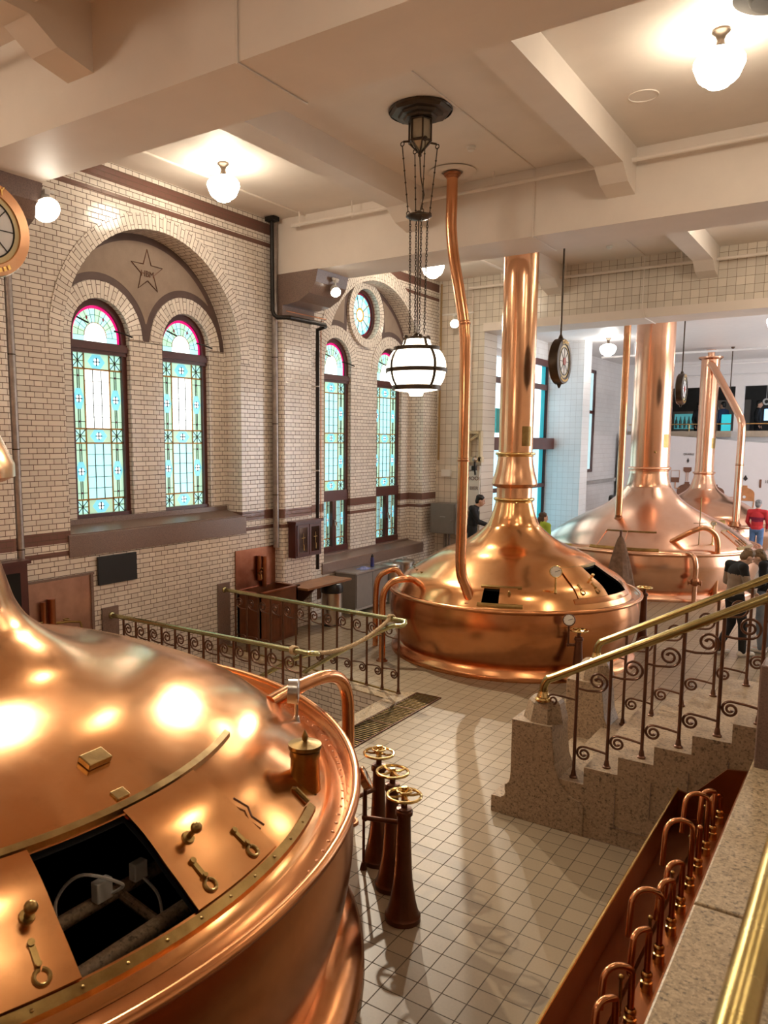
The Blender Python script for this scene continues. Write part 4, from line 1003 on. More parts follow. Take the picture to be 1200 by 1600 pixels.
for k in range(4):
    a = PI / 4 + k * PI / 2 + .35; s = Vector((-math.sin(a), math.cos(a), 0)) * .017; pts = [(r + .006, z) for r, z in GP if -3.03 < z < -2.47]
    for (r0, z0), (r1, z1) in zip(pts[:-1], pts[1:]):
        A = Vector((r0 * math.cos(a), r0 * math.sin(a), z0)); B = Vector((r1 * math.cos(a), r1 * math.sin(a), z1)); o = Vector((math.cos(a), math.sin(a), .3)).normalized() * .008
        mb.mesh([A - s, A + s, B + s, B - s, A - s + o, A + s + o, B + s + o, B - s + o], [(0, 1, 2, 3), (4, 5, 6, 7), (0, 1, 5, 4), (2, 3, 7, 6), (1, 2, 6, 5), (3, 0, 4, 7)])
    for z, r in ((-2.575, .27), (-2.815, .353), (-3.01, .28)): mb.sph((r * math.cos(a), r * math.sin(a), z), .02, 8, 6)
mb.build('globe_band', M['bronze'], ch, sharp=30)
# spotlights
def spot(loc, aim, label, bar, power, size=80, col=(1, .88, .70), r=.10):
    t = thing('spotlight', label, 'spotlight', loc)
    d = (Vector(aim) - Vector(loc)).normalized(); mb = MB()
    mb.cyl(-d * .14, d * .02, r * .72, r, 20); mb.sph(-d * .14, r * .72, 14, 8); mb.build('lamp_housing', M['whitepl'], t)
    mb = MB(); mb.cyl(d * .021, d * .03, r * .92, r * .92, 20); mb.build('lamp_lens', M['spotg'], t)
    mb = MB(); mb.cyl(-d * .06, Vector((0, 0, .17)), .014, n=8); mb.box(-.035, .035, -.035, .035, .15, .2)
    for b0, b1 in bar: mb.cyl(b0, b1, .02, n=8)
    mb.build('bracket', M['whitepl'], t)
    li = bpy.data.lights.new('spot_beam', 'SPOT'); li.energy = power; li.spot_size = math.radians(size); li.spot_blend = .5; li.color = col; li.shadow_soft_size = .05
    lo = bpy.data.objects.new('spot_beam', li); COL.objects.link(lo); lo.location = Vector(loc) + d * .05; lo.rotation_euler = d.to_track_quat('-Z', 'Y').to_euler()
    return t
spot((-7.75, 5.62, 5.83), (-1.5, 4.2, 0), 'bright spotlight under the near beam beside the brick wall', [((0, -.1, .2), (0, .1, .2))], 700, 75, r=.15)
spot((-7.62, 11.02, 5.76), (-2.0, 6.5, 0), 'small spotlight hung under the corbel end of the far beam', [((0, -.08, .2), (0, .08, .2))], 800, 75, r=.085)
spot((-8.05, 16.30, 5.93), (-4.0, 8.5, 0), 'spotlight on a white bar on the tiled end wall next to the riser pipe', [((-.3, .0, .2), (.45, .0, .2)), ((.1, 0, .2), (.1, .3, .2))], 500, 75, r=.10)
mb = MB(); mb.lathe([(.001, 0), (.33, 0), (.335, -.03), (.30, -.055), (.22, -.06), (.20, -.09), (.001, -.09)], 36); t = mb.build('ceiling_plate', simple('matt_brown_plate', (.03, .021, .013), .85), loc=(-.97, 7.66, CZ)); tag(t, 'dark round bronze plate on the ceiling in the top right corner', 'ceiling plate')
# ------------------------------------------------------------------ hanging dials
def dial(loc, ztop, label, cm=None):
    t = thing('hanging_dial', label, 'dial', loc, 0, 'round brewing dials on rods')
    Y = Matrix.Rotation(PI / 2, 3, 'Y'); R = .33
    mb = MB(); mb.lathe([(.001, -.07), (R * .92, -.07), (R, -.05), (R, .05), (R * .97, .07), (R * .74, .075), (R * .72, .06), (.001, .06)], 48, axis=Y); mb.build('dial_case', cm or M['bronze'], t, sharp=30)
    mb = MB(); mb.cyl((0, 0, R - .02), (0, 0, R + .06), .05, .016, 12); mb.cyl((0, 0, R + .04), (0, 0, ztop - loc[2]), .014, n=10); mb.build('hanging_rod', M['bronze'], t)
    mb = MB(); mb.cyl((0, 0, -R + .02), (0, 0, -R - .055), .045, .01, 10); mb.build('bottom_knob', M['bronze'], t)
    mb = MB(); mb.lathe([(R * .61, .0635), (R * .725, .0635)], 48, axis=Y); mb.build('dial_ring', M['dialc'], t, recalc=False)
    mb = MB(); mb.lathe([(.001, .063), (R * .61, .063)], 48, axis=Y); f = mb.build('dial_face', M['dialw'], t, recalc=False)
    mb = MB()
    for k in range(8):
        a = k * PI / 4; mb.tube([(.066, .05 * math.cos(a), .05 * math.sin(a)), (.066, R * .6 * math.cos(a), R * .6 * math.sin(a))], .004, 4)
    mb.tor((.066, 0, 0), R * .60, .006, 40, 5, Y); mb.build('dial_marks', M['ironb'], f)
    mb = MB(); mb.cyl((.062, 0, 0), (.075, 0, 0), .055, n=20); mb.build('dial_hub', M['red'], f)
    # gilt letters round the case
    for k, chx in enumerate('YEAST'):
        a = PI / 2 + (2 - k) * .20; o = text('gilt_letter', chx, .085, M['gold'], (.077, -.0, 0), RYZ, t); o.location = (.077, R * .855 * math.cos(PI - a) * -1 * -1, R * .855 * math.sin(a)); o.rotation_euler = (Matrix.Rotation(0, 3, 'X') @ Matrix(((0, 0, 1), (1, 0, 0), (0, 1, 0)))).to_euler()
    mb = MB()
    for k in range(9):
        a = -PI / 2 + (k - 4) * .13; mb.obox((.077, R * .85 * math.cos(a), R * .85 * math.sin(a)), .004, .022, .03, Matrix.Rotation(a + PI / 2, 3, 'X'))
    mb.build('gilt_marks', M['gold'], t, smooth=False)
    return t
dial((-4.03, 11.66, 4.49), CZ, 'dark cased round dial hanging right beside the middle chimney')
dial((-3.70, 18.5, 4.46), 6.1, 'round dial hanging beside the chimney of the pink kettle')
dial((-5.24, 3.28, 4.76), CZ, 'round dial cut by the left picture edge above the near kettle', M['copc'])
mb = MB(); mb.cyl((0, 0, 0), (0, 0, -.06), .06, .03, 12); mb.cyl((0, 0, -.05), (0, 0, -1.6), .014, n=8); o = mb.build('hanging_rod', M['bronze'], loc=(-3.85, 26.0, 6.1)); tag(o, 'thin dark rod hanging from the hall ceiling right of the farthest chimney', 'rod')
# ------------------------------------------------------------------ conduits and ceiling pipes
def conduit(name, label, pts, r, mat, clips=(), cat='pipe'):
    mb = MB(); mb.tube(pts, r, 8)
    for c in clips: mb.cyl((c[0], c[1], c[2] - r * 1.6), (c[0], c[1], c[3]), .011, n=6)
    o = mb.build(name, mat); tag(o, label, cat); return o
conduit('ceiling_pipe', 'white sprinkler pipe running along the front of the far beam', [(-8.05, 10.4, 6.73), (3.9, 10.4, 6.73)], .028, M['plaster'], [(x, 10.4, 6.73, CZ) for x in (-7.9, -6.9, -4.6, -1.3, .9)])
conduit('ceiling_pipe', 'white sprinkler pipe running along the tiled end wall', [(-7.74, 16.35, 6.66), (3.9, 16.35, 6.66)], .028, M['plaster'], [(x, 16.35, 6.66, CZ) for x in (-7, -5.6, -3.4)])
conduit('ceiling_pipe', 'white sprinkler pipe on the ceiling near the top left corner of the view', [(-8.0, 4.1, 6.73), (3.9, 4.1, 6.73)], .03, M['plaster'])
conduit('ceiling_pipe', 'white diagonal pipe branching behind the middle chimney', [(-6.4, 11.7, 6.66), (-6.4, 16.35, 6.66)], .024, M['plaster'])
conduit('conduit', 'thin white conduit along the ceiling beside the brick wall', [(-7.93, 5.5, 6.92), (-7.93, 10.6, 6.92)], .016, M['plaster'])
conduit('conduit', 'thin conduit crossing the ceiling and wrapping under the far beam', [(-4.10, 5.5, 6.922), (-4.10, 10.59, 6.922), (-4.10, 10.59, 6.05), (-4.10, 11.51, 6.05), (-4.10, 11.51, 6.92), (-4.10, 16.5, 6.92), (-4.10, 16.5, 5.9), (-4.05, 16.5, 5.735), (-4.05, 17.4, 5.735)], .011, M['plaster'])
conduit('conduit', 'thin conduit wrapping under the near beam', [(-4.10, 4.65, 6.9), (-4.10, 4.65, 6.05), (-4.10, 5.51, 6.05), (-4.10, 5.51, 6.9)], .011, M['plaster'])
conduit('conduit', 'slim vertical white pipe hanging beside the riser pipe', [(-5.9, 11.53, 6.3), (-5.9, 11.53, 6.06), (-5.95, 12.4, 6.0), (-5.95, 12.4, 5.0)][:2] + [(-7.6, 16.45, 6.0)], .012, M['plaster']) if False else None
conduit('conduit', 'white vertical conduit on the tiled end wall left of the riser pipe', [(-7.75, 16.57, 6.6), (-7.75, 16.57, 2.4)], .018, M['plaster'])
conduit('conduit', 'second white vertical conduit on the tiled end wall with a switch box', [(-7.98, 16.57, 5.6), (-7.98, 16.57, 2.75)], .012, M['plaster'])
conduit('conduit', 'brown vertical pipe in the corner of the end wall', [(-8.5, 16.52, 6.85), (-8.5, 16.52, 2.9)], .025, simple('tan_pipe', (.35, .22, .09), .5))
conduit('hall_pipe', 'white pipe under the hall ceiling behind the chimneys', [(-6.9, 23.5, 5.75), (3, 23.5, 5.75)], .03, M['white'], [(x, 23.5, 5.75, 6.1) for x in (-6, -2, 1)])
conduit('hall_pipe', 'white pipe under the hall ceiling close to the bar wall', [(-7, 28.5, 5.85), (3, 28.5, 5.85)], .03, M['white'], [(x, 28.5, 5.85, 6.1) for x in (-6, -2, 1)])
conduit('hall_pipe', 'white pipe high on the bar wall', [(-7, 29.98, 5.6), (3, 29.98, 5.6)], .025, M['white'])
def bitbox(name, lab, cat, x0, x1, y0, y1, z0, z1, mat, bev=.01):
    c = ((x0 + x1) / 2, (y0 + y1) / 2, z0); mb = MB(); mb.box(x0 - c[0], x1 - c[0], y0 - c[1], y1 - c[1], 0, z1 - z0)
    o = mb.build(name, mat, loc=c, smooth=False, bevel=bev); tag(o, lab, cat); return o
def detector(loc, lab):
    mb = MB(); mb.lathe([(.001, 0), (.055, 0), (.055, -.025), (.045, -.03), (.04, -.05), (.02, -.06), (.001, -.06)], 20); o = mb.build('smoke_detector', M['whitepl'], loc=loc); tag(o, lab, 'smoke detector', None)
detector((-4.47, 9.4, CZ), 'smoke detector on the ceiling between pendant rose and riser pipe top')
detector((-4.47, 15.4, CZ), 'smoke detector on the ceiling beyond the far beam')
detector((-4.46, 26.8, 6.1), 'smoke detector on the hall ceiling above the farthest kettle')
detector((-5.0, 18.6, 6.1), 'smoke detector on the hall ceiling just past the lintel')
mb = MB(); mb.tor((0, 0, -.004), .15, .007, 32, 6); o = mb.build('ceiling_hatch_ring', M['plaster'], loc=(-2.36, 9.1, CZ)); tag(o, 'faint round access ring on the ceiling in front of the far beam', 'ceiling ring')
# ------------------------------------------------------------------ wall pipes
def downpipe(x, y, z0, z1, lab, r=.055):
    t = thing('down_pipe', lab, 'pipe', (x, y, z0)); mb = MB(); mb.cyl((0, 0, 0), (0, 0, z1 - z0), r, n=16); mb.build('pipe', M['zinc'], t)
    for z in (.9, 2.1, 3.2):
        if z < z1 - z0: mb = MB(); mb.cyl((0, 0, z), (0, 0, z + .015), r * 1.1, n=16); mb.build('pipe_joint', M['bronze'], t)
    return t
downpipe(-8.50, 10.51, 1.50, 6.86, 'grey zinc down pipe left of the far pilaster', .05)
downpipe(-8.46, 5.57, 1.10, 5.36, 'grey zinc down pipe right of the near pilaster at the left edge', .05)
t = thing('black_pipe', 'black iron pipe stepping around the far pilaster below the corbel', 'pipe', (-8.3, 10.4, 6.88))
mb = MB(); x = -.2; ox, oy, oz = -8.3, 10.4, 6.88
mb.tube([(-.13, -.03, 0), (-.13, -.03, -1.42), (-.11, -.02, -1.50), (-.05, .0, -1.55), (.16, .05, -1.56), (.16, 1.05, -1.56), (.10, 1.16, -1.57), (-.12, 1.22, -1.60), (-.12, 1.22, -1.75), (-.12, 1.22, -5.9)], .035, 12); mb.box(-.22, -.04, -.10, .05, -.03, .04); mb.build('pipe', M['ironb'], t)
for z in (-2.6, -4.1, -5.3):
    mb = MB(); mb.cyl((-.12, 1.22, z), (-.12, 1.22, z + .02), .045, n=12); mb.box(-.28, -.08, 1.2, 1.24, z, z + .02); mb.build('pipe_clip', M['steel'], t)
conduit('thin_pipe', 'thin reddish pipe beside the black iron pipe', [(-8.16, 10.4, 5.42), (-8.16, 11.5, 5.42), (-8.42, 11.72, 5.42), (-8.42, 11.72, 1.3)], .010, M['copd'])
# ------------------------------------------------------------------ wall furniture
bitbox('black_board', 'plain black board hanging on the brick wall below the left sill', 'board', -8.59, -8.56, 6.79, 7.46, 1.37, 1.76, M['screen'], .004)
t = thing('splash_panel', 'pink copper splash panel with taps on the wall behind the near kettle', 'wash place', (-8.59, 5.6, .7))
mb = MB(); mb.box(0, .015, .1, 1.08, -.1, .84); mb.build('panel', M['pinkplate'], t, smooth=False)
mb = MB(); mb.box(0, .03, .08, 1.12, .84, .87); mb.box(0, .035, 1.06, 1.10, -.1, .86); mb.build('panel_edge', M['brownstone'], t, smooth=False)
mb = MB(); mb.cyl((.06, .42, -.1), (.06, .42, .62), .05, n=14); mb.cyl((.06, .3, 0), (.06, .3, .6), .035, n=12); mb.build('tap_column', M['copd'], t)
mb = MB(); mb.tube([(.06, .42, .3), (.12, .6, .3), (.18, .75, .28), (.2, .76, .2)], .016, 8); mb.tube([(.06, .3, .35), (.1, .1, .33), (.14, .05, .28)], .016, 8); mb.tor((.1, .6, .33), .04, .008, 14, 5); mb.build('tap', M['brassold'], t)
t = thing('wash_tub', 'orange brown wooden wash tub cabinet with dark copper splash back', 'wash tub', (-8.59, 9.55, 0))
mb = MB(); mb.box(0, .02, 0, 1.06, .82, 1.53); mb.build('splash_back', M['darkplate'], t, smooth=False)
mb = MB(); mb.box(.02, .5, .03, .07, .0, .86); mb.box(.02, .5, .99, 1.03, 0, .86); mb.box(.46, .5, .03, 1.03, 0, .86); mb.box(.02, .06, .03, 1.03, 0, .86); mb.box(.04, .48, .05, 1.0, .42, .46); mb.build('tub_body', M['tubwood'], t, smooth=False)
for a, b_ in ((.06, .52), (.54, 1.0)):
    mb = MB(); mb.box(.5, .512, a, b_, .06, .62)
    for k in range(5): mb.box(.512, .516, a + .03 + k * .085, a + .095 + k * .085, .1, .58)
    d = mb.build('tub_door', M['tubwood'], t, smooth=False); mb = MB(); mb.sph((.53, (b_ - .05) if a < .3 else a + .05, .42), .016, 8, 6); mb.build('knob', M['iron'], d)
mb = MB(); mb.box(.02, .53, .0, 1.06, .86, .875); mb.v = []; mb.f = []; mb.u = []; mb.m = []
for a, b_, c_, d_ in ((.0, .06, 0, 1.06), (.45, .53, 0, 1.06), (.0, .53, 0, .08), (.0, .53, .98, 1.06)): mb.box(a, b_, c_, d_, .858, .876)
mb.build('tub_rim', M['copd'], t, smooth=False)
mb = MB(); mb.cyl((.07, .66, .86), (.07, .66, 1.38), .045, n=14); mb.cyl((.06, .54, .98), (.06, .54, 1.40), .04, n=12); mb.build('tap_column', M['copd'], t)
mb = MB(); mb.tube([(.07, .6, 1.12), (.12, .46, 1.12), (.2, .42, 1.1), (.21, .42, 1.03)], .014, 8); mb.tube([(.09, .52, 1.15), (.16, .50, 1.2)], .012, 6); mb.build('tap', M['brassold'], t)
def stoneplate(y0, y1, lab):
    return bitbox('rail_plate', lab, 'stone plate', -8.595, -8.57, y0, y1, .0, 1.05, M['brownstone'], .004)
stoneplate(6.84, 7.12, 'brown stone plate on the wall holding the near pit railing')
stoneplate(9.12, 9.40, 'brown stone plate on the wall holding the far pit railing')
t = thing('key_cabinet', 'small dark wood key cabinet with two glazed doors on the pilaster', 'wall cabinet', (-8.395, 10.72, 1.30))
mb = MB(); mb.box(0, .16, 0, .76, 0, .60); mb.build('cabinet_body', M['wood'], t, smooth=False); mb = MB(); mb.box(-.0, .19, -.03, .79, .60, .64); mb.build('cornice', M['wood'], t, smooth=False)
for a in (.03, .39):
    mb = MB(); mb.box(.16, .175, a, a + .34, .03, .57); d = mb.build('cabinet_door', M['wood'], t, smooth=False)
    mb = MB(); mb.box(.175, .177, a + .05, a + .29, .08, .52); mb.build('door_glass', simple('dark_glass', (.03, .014, .01), .08), d, smooth=False)
    mb = MB(); mb.box(.178, .181, a + .166, a + .174, .14, .42); mb.box(.178, .181, a + .12, a + .22, .335, .343); mb.build('door_ornament', M['brassold'], d, smooth=False); mb = MB(); mb.box(.176, .185, a + .17, a + .19, .12, .22); mb.build('lock_plate', M['brassold'], d, smooth=False)
t = thing('dark_cabinet', 'dark wood wall cabinet half cut off at the left edge behind the near kettle', 'wall cabinet', (-8.39, 4.72, 1.15))
mb = MB(); mb.box(0, .16, 0, .78, 0, .72); mb.build('cabinet_body', M['wood'], t, smooth=False); mb = MB(); mb.box(.16, .165, .1, .68, .08, .62); mb.build('door_glass', M['dark'], t, smooth=False); mb = MB(); mb.box(0, .2, -.03, .81, .72, .76); mb.build('cornice', M['wood'], t, smooth=False)
t = thing('wooden_shelf', 'brown wooden fold down shelf on brackets between wash tub and bin', 'shelf', (-8.4, 10.62, .78))
mb = MB(); mb.box(0, .5, 0, 1.35, .0, .035); mb.build('shelf_board', M['shelfw'], t, smooth=False)
for y in (.35, .95):
    mb = MB(); mb.prism([(.0, -.02), (.4, -.02), (.36, -.06), (.06, -.34), (0, -.36)], 'y', y, y + .04); mb.build('shelf_bracket', M['iron'], t, smooth=False)
t = thing('pedal_bin', 'steel litter bin with black swing lid under the wooden shelf', 'bin', (-8.05, 11.55, 0))
mb = MB(); mb.cyl((0, 0, .02), (0, 0, .62), .19, n=28); mb.build('bin_body', M['steel'], t); mb = MB(); mb.lathe([(.2, .60), (.205, .63), (.205, .70), (.18, .76), (.1, .80), (.001, .81)], 28); mb.build('bin_lid', M['black'], t); mb = MB(); mb.cyl((0, 0, 0), (0, 0, .03), .195, n=28); mb.build('bin_foot', M['black'], t)
t = thing('steel_cabinet', 'low grey steel cabinet with two doors standing under the far window sill', 'cabinet', (-8.55, 12.40, 0))
mb = MB(); mb.box(0, .46, 0, 1.18, .12, .80); mb.build('cabinet_body', M['steeld'], t, smooth=False)
mb = MB(); mb.box(-.01, .49, -.02, 1.2, .80, .825); mb.build('cabinet_top', M['steel'], t, smooth=False)
for a in (.02, .6):
    mb = MB(); mb.box(.46, .475, a, a + .565, .15, .78); d = mb.build('cabinet_door', M['steeld'], t, smooth=False)
    if a > .3: mb = MB(); mb.tube([(.475, a + .08, .5), (.5, a + .08, .5), (.5, a + .16, .49)], .01, 6); mb.build('door_handle', M['steel'], d)
mb = MB()
for x in (.04, .42):
    for y in (.04, 1.14): mb.box(x - .02, x + .02, y - .02, y + .02, 0, .13)
mb.box(.40, .46, 0, 1.18, .08, .12); mb.build('cabinet_feet', M['steel'], t, smooth=False)
t = thing('water_bottle', 'dark blue drinking bottle on the steel cabinet', 'bottle', (-8.28, 13.30, .826)); mb = MB(); mb.lathe([(.001, 0), (.036, 0), (.038, .02), (.038, .15), (.03, .18), (.024, .19)], 20); mb.build('bottle_body', simple('blue_plastic', (.02, .025, .16), .3), t); mb = MB(); mb.lathe([(.027, .19), (.027, .225), (.012, .23), (.012, .25), (.001, .25)], 16); mb.build('bottle_cap', M['black'], t)
mb = MB(); rnd = random.Random(3); vs = []; n = 14
for i in range(n):
    for j in range(n):
        e = math.sin(PI * i / (n - 1)) * math.sin(PI * j / (n - 1)); vs.append((-.11 + .22 * i / (n - 1) + rnd.uniform(-.008, .008), -.16 + .32 * j / (n - 1) + rnd.uniform(-.008, .008), .004 + e * rnd.uniform(.015, .055)))
mb.mesh(vs, [(i * n + j, i * n + j + 1, (i + 1) * n + j + 1, (i + 1) * n + j) for i in range(n - 1) for j in range(n - 1)]); o = mb.build('blue_cloth', simple('blue_white_cloth', (.16, .18, .36), .9, var=.8, scale=30), loc=(-8.25, 12.95, .826)); tag(o, 'crumpled blue and white cloth lying on the steel cabinet', 'cloth')
for i, (y, lab) in enumerate(((13.95, 'steel churn with handled lid right beside the grey steel cabinet'), (14.5, 'second steel churn under the sill, behind the first one'))):
    t = thing('steel_churn', lab, 'churn', (-8.22, y, 0)); mb = MB(); mb.lathe([(.001, 0), (.2, 0), (.205, .02), (.205, .74), (.215, .75), (.215, .78)], 28); mb.build('churn_body', M['steel'], t); mb = MB(); mb.lathe([(.22, .775), (.222, .80), (.19, .825), (.001, .83)], 28)
    mb.tube([(-.05, 0, .83), (-.05, 0, .87), (.05, 0, .87), (.05, 0, .83)], .009, 6); mb.build('churn_lid', M['steel'], t); mb = MB()
    for a in (0, 2.1, 4.2): mb.box(.2 * math.cos(a) - .02, .2 * math.cos(a) + .02, .2 * math.sin(a) - .02, .2 * math.sin(a) + .02, .70, .80)
    mb.build('clamp', M['steeld'], t, smooth=False)
t = thing('steel_box', 'grey steel electric box on legs against the end wall corner', 'electric box', (-8.45, 16.08, 0)); mb = MB(); mb.box(0, .62, 0, .48, 1.24, 1.92); mb.build('box_body', M['steeld'], t, smooth=False)
mb = MB(); mb.box(.02, .60, -.012, 0, 1.26, 1.90); d = mb.build('box_door', M['steeld'], t, smooth=False); mb = MB(); mb.sph((.54, -.02, 1.55), .02, 8, 6); mb.box(.25, .38, -.016, -.011, 1.62, 1.635); mb.build('door_lock', M['steel'], d)
mb = MB(); mb.box(.2, .25, .3, .35, 0, 1.25); mb.box(.3, .34, .3, .35, 0, 1.25); mb.build('box_legs', M['steeld'], t, smooth=False)
bitbox('wall_unit', 'small white unit box on the tiled end wall above the electric box', 'wall unit', -8.42, -8.18, 16.5, 16.6, 2.52, 2.68, M['whitepl'])
bitbox('switch_box', 'tiny white switch box on the conduit left of the riser pipe', 'switch', -8.01, -7.93, 16.53, 16.56, 3.02, 3.15, M['whitepl'])
t = thing('hoist_frame', 'cream painted hoist frame with diagonal brace behind the riser pipe', 'hoist', (-7.75, 16.5, 2.88)); mb = MB()
mb.box(.0, .05, -.05, .08, 0, .68); mb.box(.28, .33, -.05, .08, 0, .68); mb.box(-.25, .36, -.05, .08, -.02, .10); mb.box(.02, .3, -.05, .08, .62, .68); mb.tube([(-.2, 0, .3), (.3, 0, .64)], .03, 6); mb.build('frame', simple('cream_paint', (.66, .55, .36), .5), t, smooth=False)
mb = MB(); mb.sph((.2, -.06, .05), .06, 14, 10); mb.build('pulley_ball', M['steel'], t); mb = MB(); mb.tube([(.2, -.05, 0), (.2, -.05, -.15), (.22, -.05, -.3)], .022, 8); mb.box(.14, .24, -.09, -.01, -.2, -.1); mb.build('hoist_hook', M['ironb'], t)
t = bitbox('letter_board', 'white board with brown block letters on the end wall behind the dark shirted person', 'sign', -7.97, -7.47, 16.56, 16.595, 1.75, 2.78, M['whitepl'], .004)
text('sign_letters', 'SO MOOI', .12, M['wood'], (0, -.022, .74), RXZ, t); text('sign_letters', 'HET BIER', .11, M['wood'], (0, -.022, .52), RXZ, t); text('sign_letters', 'BROUWEN', .06, M['wood'], (0, -.022, .92), RXZ, t)
# brown cloth hung on a hook stand next to kettle 3
t = thing('hanging_cloth', 'brown cloth draped from a hook in front of the pink kettle', 'cloth', (-4.32, 16.6, 0))
mb = MB(); n = 28; rows = 14; vs = []
for i in range(rows):
    f = i / (rows - 1); z = 1.42 - f * 1.05
    for k in range(n):
        a = 2 * PI * k / n; r = (.02 + .26 * f ** .7) * (1 + .16 * math.sin(a * 5 + f) * f + .07 * math.sin(a * 9))
        vs.append((r * math.cos(a), r * .6 * math.sin(a), z - .04 * math.sin(a * 3) * f))
mb.mesh(vs, [(i * n + k, i * n + (k + 1) % n, (i + 1) * n + (k + 1) % n, (i + 1) * n + k) for i in range(rows - 1) for k in range(n)]); mb.build('cloth', M['cloth'], t)
mb = MB(); mb.cyl((0, 0, 0), (0, 0, 1.5), .025, n=10); mb.cyl((0, 0, 0), (0, 0, .03), .16, n=20); mb.sph((0, 0, 1.5), .03, 10, 8); mb.build('stand', M['iron'], t)
# ------------------------------------------------------------------ railings
def spiral(c, R, a0, turns, n=30, k=.22):
    return [(c[0] + (R * (1 - (1 - k) * i / n)) * math.cos(a0 + 2 * PI * turns * i / n), c[1] + (R * (1 - (1 - k) * i / n)) * math.sin(a0 + 2 * PI * turns * i / n)) for i in range(n + 1)]
def railing(t, org, u, Ls, n, rail_h, step=0, up=(.74, .085), lo=(.29, .065), foot=True, lastfoot=True, r=.016, first_up=True, dirs=1):
    # n posts from org along u; step = rise per post; local to t
    u = Vector(u); org = Vector(org) - Vector(t.location)
    P = lambda q, v, w: org + u * q + Vector((0, 0, v))
    for i in range(n):
        b = step * i; mb = MB(); mb.cyl(P(i * Ls, b, 0), P(i * Ls, b + rail_h, 0), r, n=10)
        mb.lathe([(.034, 0), (.034, .012), (.024, .02), (.018, .06), (r, .07)], 12, c=P(i * Ls, b, 0)); mb.build('baluster', M['iron'], t)
    for i in range(n - 1):
        q0 = i * Ls; b = step * i
        z, R = up; pts = [(q0, b + z), (q0 + Ls * .3, b + z - .008), (q0 + Ls - R - .02, b + z)] + spiral((q0 + Ls - R - .016, b + z + R), R, -PI / 2, 1.7)
        mb = MB(); mb.tube([P(a, c, 0) for a, c in pts], [.0105] * (len(pts) - 3) + [.012, .015, .015], 6); mb.build('upper_scroll', M['iron'], t)
        z, R = lo; z0 = b + z; pts = [(q0 + Ls, z0), (q0 + Ls * .7, z0 + .012), (q0 + R + .03, z0 + .02)] + spiral((q0 + R + .016, z0 + .02 - R), R, PI / 2, 1.7)
        mb = MB(); mb.tube([P(a, c, 0) for a, c in pts], [.0105] * (len(pts) - 3) + [.012, .015, .015], 6); mb.build('lower_scroll', M['iron'], t)
# pit railings
A, B = Vector((-8.57, 9.26, .94)), Vector((-5.03, 8.755, 1.0)); L0 = (B - A); d = Vector((L0.x, L0.y, 0)).normalized()
t = thing('pit_railing', 'far greenish brass and scrolled iron railing behind the stair pit', 'railing', (-5.03, 8.755, 0))
n = 13; Ls = Vector((L0.x, L0.y, 0)).length / n
railing(t, (-5.03, 8.755, .012), -d, Ls, n, .98, step=-.0045)
mb = MB(); o = Vector(t.location); pts = [A, A.lerp(B, .5), B - d * .05, B + d * .06, B + d * .11 + Vector((0, -.02, -.01)), B + d * .12 + Vector((0, -.06, -.03)), B + d * .07 + Vector((0, -.11, -.045)), B - d * .03 + Vector((0, -.13, -.06)), B - d * .3 + Vector((0, -.14, -.2)), B - d * .9 + Vector((0, -.16, -.55)), B - d * 1.6 + Vector((0, -.18, -.98)), B - d * 2.6 + Vector((0, -.18, -1.6))]
P_ = cr([p - o for p in pts], 6); mb.tube(P_, .030, 14); mb.sph(A - o + Vector((-.0, 0, 0)), .05, 14, 10); mb.build('handrail', M['verd'], t)
mb = MB(); mb.tube([(0, 0, .02), Vector((A.x, A.y, .02)) - Vector((o.x, o.y, 0))], .012, 6); mb.build('bottom_rail', M['brassold'], t)
A, B = Vector((-8.57, 6.99, .93)), Vector((-5.16, 6.80, .99)); L0 = (B - A); d = Vector((L0.x, L0.y, 0)).normalized()
t = thing('pit_railing', 'near greenish brass and scrolled iron railing on the kettle side of the stair pit', 'railing', (-5.16, 6.80, 0))
Ls = Vector((L0.x, L0.y, 0)).length / n
railing(t, (-5.16, 6.80, .012), -d, Ls, n, .97, step=-.0045)
mb = MB(); o = Vector(t.location); pts = [A, A.lerp(B, .5), B - d * .05, B + d * .08, B + d * .15 + Vector((0, .02, 0)), B + d * .18 + Vector((0, .08, -.01)), B + d * .13 + Vector((0, .14, -.03)), B - d * .0 + Vector((0, .16, -.06)), B - d * .3 + Vector((0, .17, -.2)), B - d * .9 + Vector((0, .2, -.55)), B - d * 1.6 + Vector((0, .2, -.98)), B - d * 2.6 + Vector((0, .2, -1.6))]
P_ = cr([p - o for p in pts], 6); mb.tube(P_, .030, 14); mb.sph(A - o, .05, 14, 10); mb.build('handrail', M['verd'], t)
# rope
a = Vector((-5.26, 6.80, .995)); b = Vector((-5.17, 8.77, 1.01))
t = thing('barrier_rope', 'twisted hemp rope hung across the pit stairs between the two railing ends', 'rope', a)
N_ = 120; ctr = [a.lerp(b, i / N_) + Vector((0, 0, -.19 * 4 * (i / N_) * (1 - i / N_))) - a for i in range(N_ + 1)]
mb = MB()
for s in range(3):
    pts = []
    for i, p in enumerate(ctr):
        ph = 2 * PI * (i / 5.0 + s / 3); pts.append(p + Vector((math.cos(ph) * .014, 0, math.sin(ph) * .014)))
    mb.tube(pts, .0145, 6)
mb.build('rope', M['rope'], t)
for p, lab in ((a, 0), (b, 1)):
    mb = MB()
    for k in range(3): mb.tor(p - a + Vector((-.02 + k * .024, 0, -.002)), .041, .012, 18, 6, Matrix.Rotation(PI / 2, 3, 'Y') @ Matrix.Rotation(.25 * k, 3, 'X'))
    mb.build('rope_knot', M['rope'], t)
